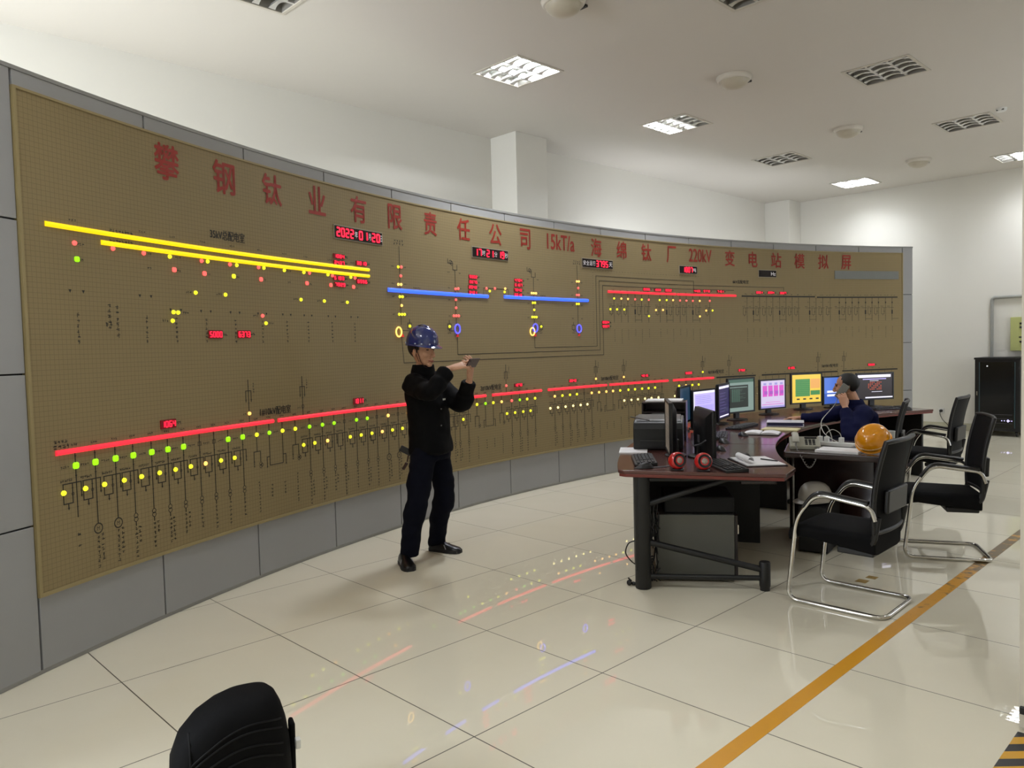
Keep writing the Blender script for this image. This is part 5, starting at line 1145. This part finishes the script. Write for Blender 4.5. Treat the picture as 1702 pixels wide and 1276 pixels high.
cl.loft(rings, closed=True).build('collar', M_JKT, jacket, O1, smooth=60)
for z, hw in ((1.10, .13), (0.98, .126), (0.86, .135)):
    MB().ell(Vector((-0.60, 1.545, z)) + F1 * (hw + 0.002) - L1 * 0.045, (0.006, 0.006, 0.006), 10, 8).build('button', mat('button_grey', (120, 120, 118), rough=0.3, metal=0.6), jacket, O1)
MB().box(Vector((-0.612, 1.543, 1.165)) + F1 * 0.131 + L1 * 0.02, (0.03, 0.006, 0.012), M=Matrix.Rotation(math.atan2(L1.y, L1.x), 3, 'Z')).build('chest_badge', M_WHITE, jacket, O1, smooth=0)
tz = MB()
tz.loft([ering(c, L1, F1, hw, hd) for c, hw, hd in (((-0.58, 1.54, 0.73), .150, .118), ((-0.582, 1.542, 0.80), .168, .125), ((-0.584, 1.545, 0.90), .160, .115))])
for h, k, a in ((rhip, rkn, rank), (lhip, lkn, lank)):
    pts = spline([h, h * 0.55 + k * 0.45 + F1 * 0.006, k, k * 0.5 + a * 0.5 - F1 * 0.008, a + Vector((0, 0, 0.02)), a + Vector((0, 0, -0.02))], 4)
    tz.tube(pts, [0.092] * 3 + [0.088] * 4 + [0.079] * 4 + [0.072] * 4 + [0.066] * 3 + [0.064, 0.066, 0.068], 18)
fuse(tz, 0.0095, 'trousers', M_TRS, man, O1, 3, 0.013, 5.5)
shoe(man, O1, (-0.635, 1.290), (-0.400, 1.190)); shoe(man, O1, (-0.755, 1.640), (-0.500, 1.735))
# belt pouch and keys at the hip
hp = Vector((-0.645, 1.40, 0.80))
MB().box(hp + Vector((-0.03, -0.02, 0.0)), (0.09, 0.03, 0.045), M=Matrix.Rotation(0.9, 3, 'Z') @ Matrix.Rotation(0.5, 3, 'Y')).build('holster', M_BLACK, man, O1, smooth=0, bevel=0.006)
MB().tube([hp + Vector((0.0, -0.02, -0.03)), hp + Vector((-0.01, -0.025, -0.08))], 0.005, 8).tube([hp + Vector((-0.012, -0.028, -0.09)), hp + Vector((-0.04, -0.04, -0.135))], 0.012, 8).build('key_fob', mat('fob_dark_red', (44, 18, 18), rough=0.4), man, O1)
# helmet
HB = HM1 @ Matrix.Translation((0.004, 0, 0.036)) @ Matrix.Rotation(0.03, 4, 'Y')
prof = [(0.108, 0.0), (0.111, 0.012), (0.111, 0.04), (0.105, 0.072), (0.092, 0.103), (0.069, 0.128), (0.038, 0.142), (0.002, 0.146)]
hl = MB().lathe(prof, n=40, sx=1.12, sy=0.98).xf(HB).build('hard_hat', M_HBLUE, man, O1, smooth=60)
br = MB(); rings = []
for k in range(40):
    a = 2 * PI * k / 40; fwd_ = max(0, math.cos(a)) ** 2 * 0.034; ca_, sa_ = math.cos(a), math.sin(a); e = 0.007 + fwd_
    rings.append([(0.119 * ca_, 0.104 * sa_, 0.016), ((0.121 + e) * ca_, (0.106 + e) * sa_, 0.004 - fwd_ * 0.3), ((0.121 + e) * ca_, (0.106 + e) * sa_, -fwd_ * 0.3), (0.119 * ca_, 0.104 * sa_, 0.0)])
br.loft(rings, closed=True).xf(HB).build('brim', M_HBLUE, hl, O1, smooth=60)
for a in (1.9, 2.6, -0.5, -1.0, -1.4, -2.45, 0.6):
    MB().ell((0.1235 * math.cos(a), 0.109 * math.sin(a), 0.019), (0.006,) * 3, 10, 8).xf(HB).build('rivet', mat('rivet_white', (190, 200, 225), rough=0.3), hl, O1)
MB().tube([(0.0 + 0.118 * math.cos(a), 0.0, 0.008 + 0.145 * math.sin(a)) for a in [0.35 + 2.4 * k / 16 for k in range(17)]], [(0.004, 0.014)] * 17, 8).xf(HB).build('ridge', M_HBLUE, hl, O1)
for s in (-1, 1):
    MB().tube([(0.02, s * 0.083, 0.03), (0.028, s * 0.074, -0.02), (0.042, s * 0.060, -0.075), (0.058, s * 0.034, -0.112), (0.066, 0, -0.121)], [(0.002, 0.005)] * 5, 8).xf(HM1).build('chin_strap', mat('strap_brown', (58, 24, 20), rough=0.6), hl, O1)
    MB().tube([(-0.005, s * 0.086, 0.03), (0.010, s * 0.078, -0.02), (0.030, s * 0.066, -0.075)], [(0.002, 0.004)] * 3, 8).xf(HM1).build('chin_strap', MATS['strap_brown'], hl, O1)
# his phone
px_ = L1; pz_ = (Vector((0, 0, 0.85)) + F1 * 0.55).normalized(); py_ = pz_.cross(px_)
PM = Matrix(((px_.x, py_.x, pz_.x, PC.x), (px_.y, py_.y, pz_.y, PC.y), (px_.z, py_.z, pz_.z, PC.z), (0, 0, 0, 1)))
ph = thing('smartphone', 'dark red-brown smartphone held up in both hands by the standing man', 'smartphone', PC); ph.rotation_euler = PM.to_euler()
MB().cb(-0.075, 0.075, -0.0045, 0.0045, -0.037, 0.037).build('case', mat('phone_case', (52, 16, 14), rough=0.35), ph, smooth=0, bevel=0.003)
MB().cb(-0.07, 0.07, 0.0046, 0.0054, -0.033, 0.033).build('screen', mat('phone_screen', (20, 20, 24), rough=0.1), ph, smooth=0)
MB().lathe([(0.006, 0), (0.006, 0.002)], c=(-0.055, -0.0045, 0.02), n=12, M=Matrix.Rotation(PI / 2, 3, 'X')).build('camera_lens', M_BLACK, ph)

# ---- the seated man on the phone
O2 = Vector((1.10, 5.15, 0)); L2 = Vector((0.60, -0.80, 0)).normalized(); F2 = Vector((L2.y, -L2.x, 0))
HM2 = frame((0.993, 5.118, 1.103), (-0.985, -0.20, -0.08), (-0.10, -0.02, 1))
ls2, le2, lw2 = Vector((1.190, 4.985, 0.865)), Vector((1.172, 4.745, 0.680)), Vector((1.066, 4.905, 0.925))
rs2, re2, rw2 = Vector((0.965, 5.285, 0.865)), Vector((0.740, 5.215, 0.800)), Vector((0.535, 5.175, 0.785))
pel = Vector((1.10, 5.21, 0.56))
b2 = head_mb(HM2)
b2.tube([(1.075, 5.135, 0.90), (1.045, 5.128, 0.96), (1.015, 5.122, 1.04)], [(0.066, 0.062), (0.060, 0.058), (0.056, 0.055)], 16)
b2.loft([ering(c, L2, F2, hw, hd) for c, hw, hd in (((1.10, 5.21, 0.53), .14, .10), ((1.10, 5.19, 0.68), .14, .10), ((1.095, 5.15, 0.82), .14, .085), ((1.075, 5.135, 0.89), .09, .07), ((1.06, 5.13, 0.93), .06, .06))])
for s, e, w in ((rs2, re2, rw2), (ls2, le2, lw2)): b2.tube([s * 0.6 + Vector((1.09, 5.14, 0.86)) * 0.4, s, e, w], [0.042, 0.044, 0.037, 0.027], 12)
kn = {}; 
for s in (-1, 1):
    h = pel + L2 * (0.10 * s); k = h + F2 * 0.40 + Vector((0, 0, -0.02)); a = k + F2 * 0.05 + Vector((0, 0, -0.46)); kn[s] = (h, k, a)
    b2.tube([h, k, a], [0.07, 0.055, 0.04], 12)
dl = Vector((0.99, 4.985, 1.085)) - lw2
MH = hand_frame(lw2 + dl.normalized() * 0.02, dl, Vector((0.55, -0.75, 0.3)))
merge(b2, hand_mb(MH @ Matrix.Diagonal((1, -1, 1, 1)), ((0.3, 0.5, 0.3), (0.35, 0.6, 0.4), (0.4, 0.6, 0.4), (0.5, 0.6, 0.4)), -1, (0.5, 0.6)))
MH2 = hand_frame(rw2 + Vector((-0.02, -0.008, 0.0)), (-0.95, -0.30, -0.04), (0.05, 0.0, 1.0))
merge(b2, hand_mb(MH2 , ((0.25, 0.35, 0.3), (0.25, 0.35, 0.3), (0.28, 0.35, 0.3), (0.3, 0.4, 0.3)), 1, (0.6, 0.5)))
man2 = fuse(b2, 0.0045, 'person', M_SKIN2, None, O2, 2)
tag(man2, 'seated man in navy work jacket holding a phone to his ear at the control desk', 'person')
hair_mb(HM2, 0.035, -0.06, 0.0, 1.06).build('hair', M_HAIR, man2, O2, smooth=80)
face_parts(HM2, man2, O2, False)
j2 = MB()
j2.loft([ering(c, L2, F2, hw, hd) for c, hw, hd in (((1.10, 5.215, 0.50), .185, .15), ((1.10, 5.205, 0.62), .185, .15), ((1.105, 5.175, 0.75), .192, .145), ((1.105, 5.15, 0.85), .178, .125), ((1.085, 5.14, 0.905), .128, .095), ((1.065, 5.132, 0.945), .084, .078), ((1.05, 5.128, 0.975), .074, .070))])
j2.tube(spline([ls2 * 0.5 + Vector((1.095, 5.14, 0.84)) * 0.5, ls2, (ls2 + le2) / 2 + L2 * 0.02, le2, (le2 + lw2) / 2, lw2 - (lw2 - le2) * 0.05], 5), [0.085] * 4 + [0.08] * 4 + [0.075] * 4 + [0.07] * 4 + [0.062] * 5 + [0.053] * 4 + [0.05], 16)
j2.tube(spline([rs2 * 0.5 + Vector((1.095, 5.14, 0.84)) * 0.5, rs2, (rs2 + re2) / 2, re2, (re2 + rw2) / 2, rw2 - (rw2 - re2) * 0.02], 5), [0.085] * 4 + [0.078] * 4 + [0.07] * 4 + [0.06] * 4 + [0.050] * 5 + [0.044] * 4 + [0.041], 16)
jk2 = fuse(j2, 0.0095, 'jacket', M_NAVY, man2, O2, 3, 0.012, 5.0)
rings = [ering((1.055 + dx, 5.129, z), L2, F2, r, r) for z, r, dx in ((0.94, 0.084, 0.006), (0.965, 0.080, 0.0), (0.985, 0.075, -0.006))] + [ering((1.055 + dx, 5.129, z), L2, F2, r, r) for z, r, dx in ((0.985, 0.068, -0.006), (0.965, 0.072, 0.0), (0.94, 0.076, 0.006))]
MB().loft(rings, closed=True).build('collar', M_NAVY, jk2, O2, smooth=60)
MB().ell((1.07, 5.00, 0.76), (0.007, 0.007, 0.007), 10, 8).build('button', mat('button_pale', (170, 170, 175), rough=0.3), jk2, O2)
t2 = MB(); t2.loft([ering(c, L2, F2, hw, hd) for c, hw, hd in (((1.10, 5.21, 0.485), .17, .15), ((1.10, 5.21, 0.62), .165, .13))])
for s in (-1, 1):
    h, k, a = kn[s]; t2.tube(spline([h, (h + k) / 2, k, (k + a) / 2, a + Vector((0, 0, 0.03))], 4), [0.09] * 5 + [0.082] * 4 + [0.07] * 4 + [0.064] * 4, 16)
fuse(t2, 0.011, 'trousers', M_TRS, man2, O2, 3, 0.01, 5.0)
for s in (-1, 1):
    a = kn[s][2]; hh = Vector((a.x, a.y, 0)) - F2 * 0.06; tt = hh + F2 * 0.26; shoe(man2, O2, tuple(hh.xy), tuple(tt.xy))
pc2 = Vector((0.985, 5.034, 1.060)); d_ = Vector((-0.55, -0.05, -0.83)).normalized(); n_ = Vector((0.22, -0.97, 0.1)); n_ = (n_ - d_ * n_.dot(d_)).normalized(); w_ = n_.cross(d_)
sp2 = thing('smartphone', 'grey smartphone held to the ear of the seated man', 'smartphone', pc2); sp2.rotation_euler = Matrix((d_, w_, n_)).transposed().to_euler()
MB().cb(-0.072, 0.072, -0.034, 0.034, -0.004, 0.004).build('case', mat('phone_pale', (130, 130, 124), rough=0.3), sp2, smooth=0, bevel=0.003)
MB().cb(-0.068, 0.068, -0.031, 0.031, -0.0048, -0.0041).build('screen', MATS['phone_screen'], sp2, smooth=0)
cst = pc2 + d_ * 0.073
tag(MB().tube(spline([cst, cst + Vector((-0.01, -0.02, -0.05)), (0.955, 4.84, 0.90), (1.005, 4.55, 0.83), (1.19, 4.18, 0.775), (1.43, 3.86, 0.752), (1.49, 3.80, 0.742)], 8), 0.003, 6).build('phone_cable', M_WC, origin=(1.1, 4.5, 0.8)), 'thin white cable hanging from the phone of the seated man to the side desk', 'cable')

# ------------------------------------------------------------------ the backpack at the bottom edge
M_BAG = mat('bag_fabric', (8, 8, 9), spec=0.12, rough=0.75, var=0.15, scale=60, bump=0.1, bscale=300)
M_BAG2 = mat('bag_piping', (11, 11, 12), rough=0.6, spec=0.2)
bp = thing('backpack', 'black backpack standing on the floor at the bottom edge of the photo', 'backpack', (1.435, -0.905, 0), math.radians(72), rot=(math.radians(4), 0, math.radians(72)))
def bag(rows, yoff=0.0, n=32, e=0.7):
    m = MB(); rings = []
    for z, x0, hw, hd, yo in rows:
        r = []
        for k in range(n):
            a = 2 * PI * k / n; ca, sa = math.cos(a), math.sin(a)
            r.append((x0 + hw * math.copysign(abs(ca) ** e, ca), yo + yoff + hd * math.copysign(abs(sa) ** e, sa), z))
        rings.append(r)
    return m.loft(rings)
ROWS = [(0.0, 0, .165, .10, 0), (0.02, 0, .178, .115, 0), (0.15, 0, .188, .12, 0), (0.28, 0.0, .182, .118, 0), (0.35, 0.008, .165, .11, .005), (0.40, 0.024, .136, .098, .012), (0.43, 0.042, .104, .082, .02), (0.447, 0.056, .072, .062, .026), (0.455, 0.062, .036, .035, .03)]
ROWS = [(r[0] * 0.945,) + r[1:] for r in ROWS]
bag(ROWS).build('body', M_BAG, bp, smooth=70)
def front(x, z, off=0.001):      # a point on the front of the bag
    for r0, r1 in zip(ROWS[:-1], ROWS[1:]):
        if r0[0] <= z <= r1[0]: break
    t = (z - r0[0]) / (r1[0] - r0[0]); x0, hw, hd, yo = (r0[i] + (r1[i] - r0[i]) * t for i in (1, 2, 3, 4))
    q = min(1.0, abs(x - x0) / hw); return (x, yo - hd * (1 - q ** (2 / 0.7)) ** 0.35 - off, z)
bag([(0.02, 0.0, .12, .05, 0), (0.04, 0.0, .14, .065, 0), (0.13, 0.0, .145, .07, 0), (0.20, 0.004, .135, .064, .01), (0.24, 0.008, .105, .05, .02), (0.255, 0.01, .06, .03, .03)], -0.078).build('front_pocket', M_BAG, bp, smooth=70)
for zl, zm, zr in ((0.30, 0.385, 0.375), (0.285, 0.365, 0.35), (0.25, 0.325, 0.30), (0.20, 0.29, 0.26)):
    pts = []
    for k in range(21):
        s = k / 20; x = -0.125 + 0.275 * s; z = zl * (1 - s) ** 2 + 2 * s * (1 - s) * (2 * zm - (zl + zr) / 2) + zr * s * s; pts.append(front(x, min(z * 0.945, 0.42)))
    MB().tube(pts, 0.0032, 8).build('piping', M_BAG2, bp)
MB().tube([front(-0.125, 0.06 + 0.3 * k / 14) for k in range(15)], 0.0032, 8).build('side_seam', M_BAG2, bp)
MB().tube(fillet([(0.07, 0.08, 0.365), (0.07, 0.10, 0.395), (0.13, 0.10, 0.385), (0.135, 0.08, 0.345)], 0.03), [(0.006, 0.012)] * 16, 8).build('carry_handle', M_BAG2, bp)
for s in (-1, 1): MB().tube(spline([(s * 0.06, 0.085, 0.35), (s * 0.075, 0.14, 0.29), (s * 0.09, 0.145, 0.18), (s * 0.13, 0.11, 0.06)], 8), [(0.008, 0.03)] * 25, 8).build('shoulder_strap', M_BAG, bp)
MB().tube([(0.135, -0.035, 0.370), (0.145, -0.06, 0.350)], 0.005, 8).build('zipper_pull', mat('zip_metal', (120, 120, 122), rough=0.3, metal=1.0), bp)
MB().cb(0.183, 0.20, -0.03, 0.02, 0.12, 0.31).build('side_pocket', M_BAG, bp, smooth=0, bevel=0.008)
MB().cb(0.196, 0.212, -0.055, -0.03, 0.23, 0.262).build('buckle', M_WHITE, bp, smooth=0, bevel=0.003)
em_ = MB()
def shield(y, w, z0, z1, t):
    for a in (-w, w): em_.cb(a - t / 2, a + t / 2, y - 0.001, y + 0.001, z0, z1)
    em_.cb(-w, w, y - 0.001, y + 0.001, z1 - t, z1).cb(-w, w, y - 0.001, y + 0.001, z0, z0 + t)
    em_.cb(-t / 2, t / 2, y - 0.001, y + 0.001, z0 + 0.006, z1 - 0.004).cb(-w * 0.6, w * 0.6, y - 0.001, y + 0.001, (z0 + z1) / 2 - t / 2, (z0 + z1) / 2 + t / 2)
shield(-0.143, 0.015, 0.188, 0.222, 0.003); em_.build('emblem', mat('emblem_white', (214, 214, 214), rough=0.3), bp, smooth=0)
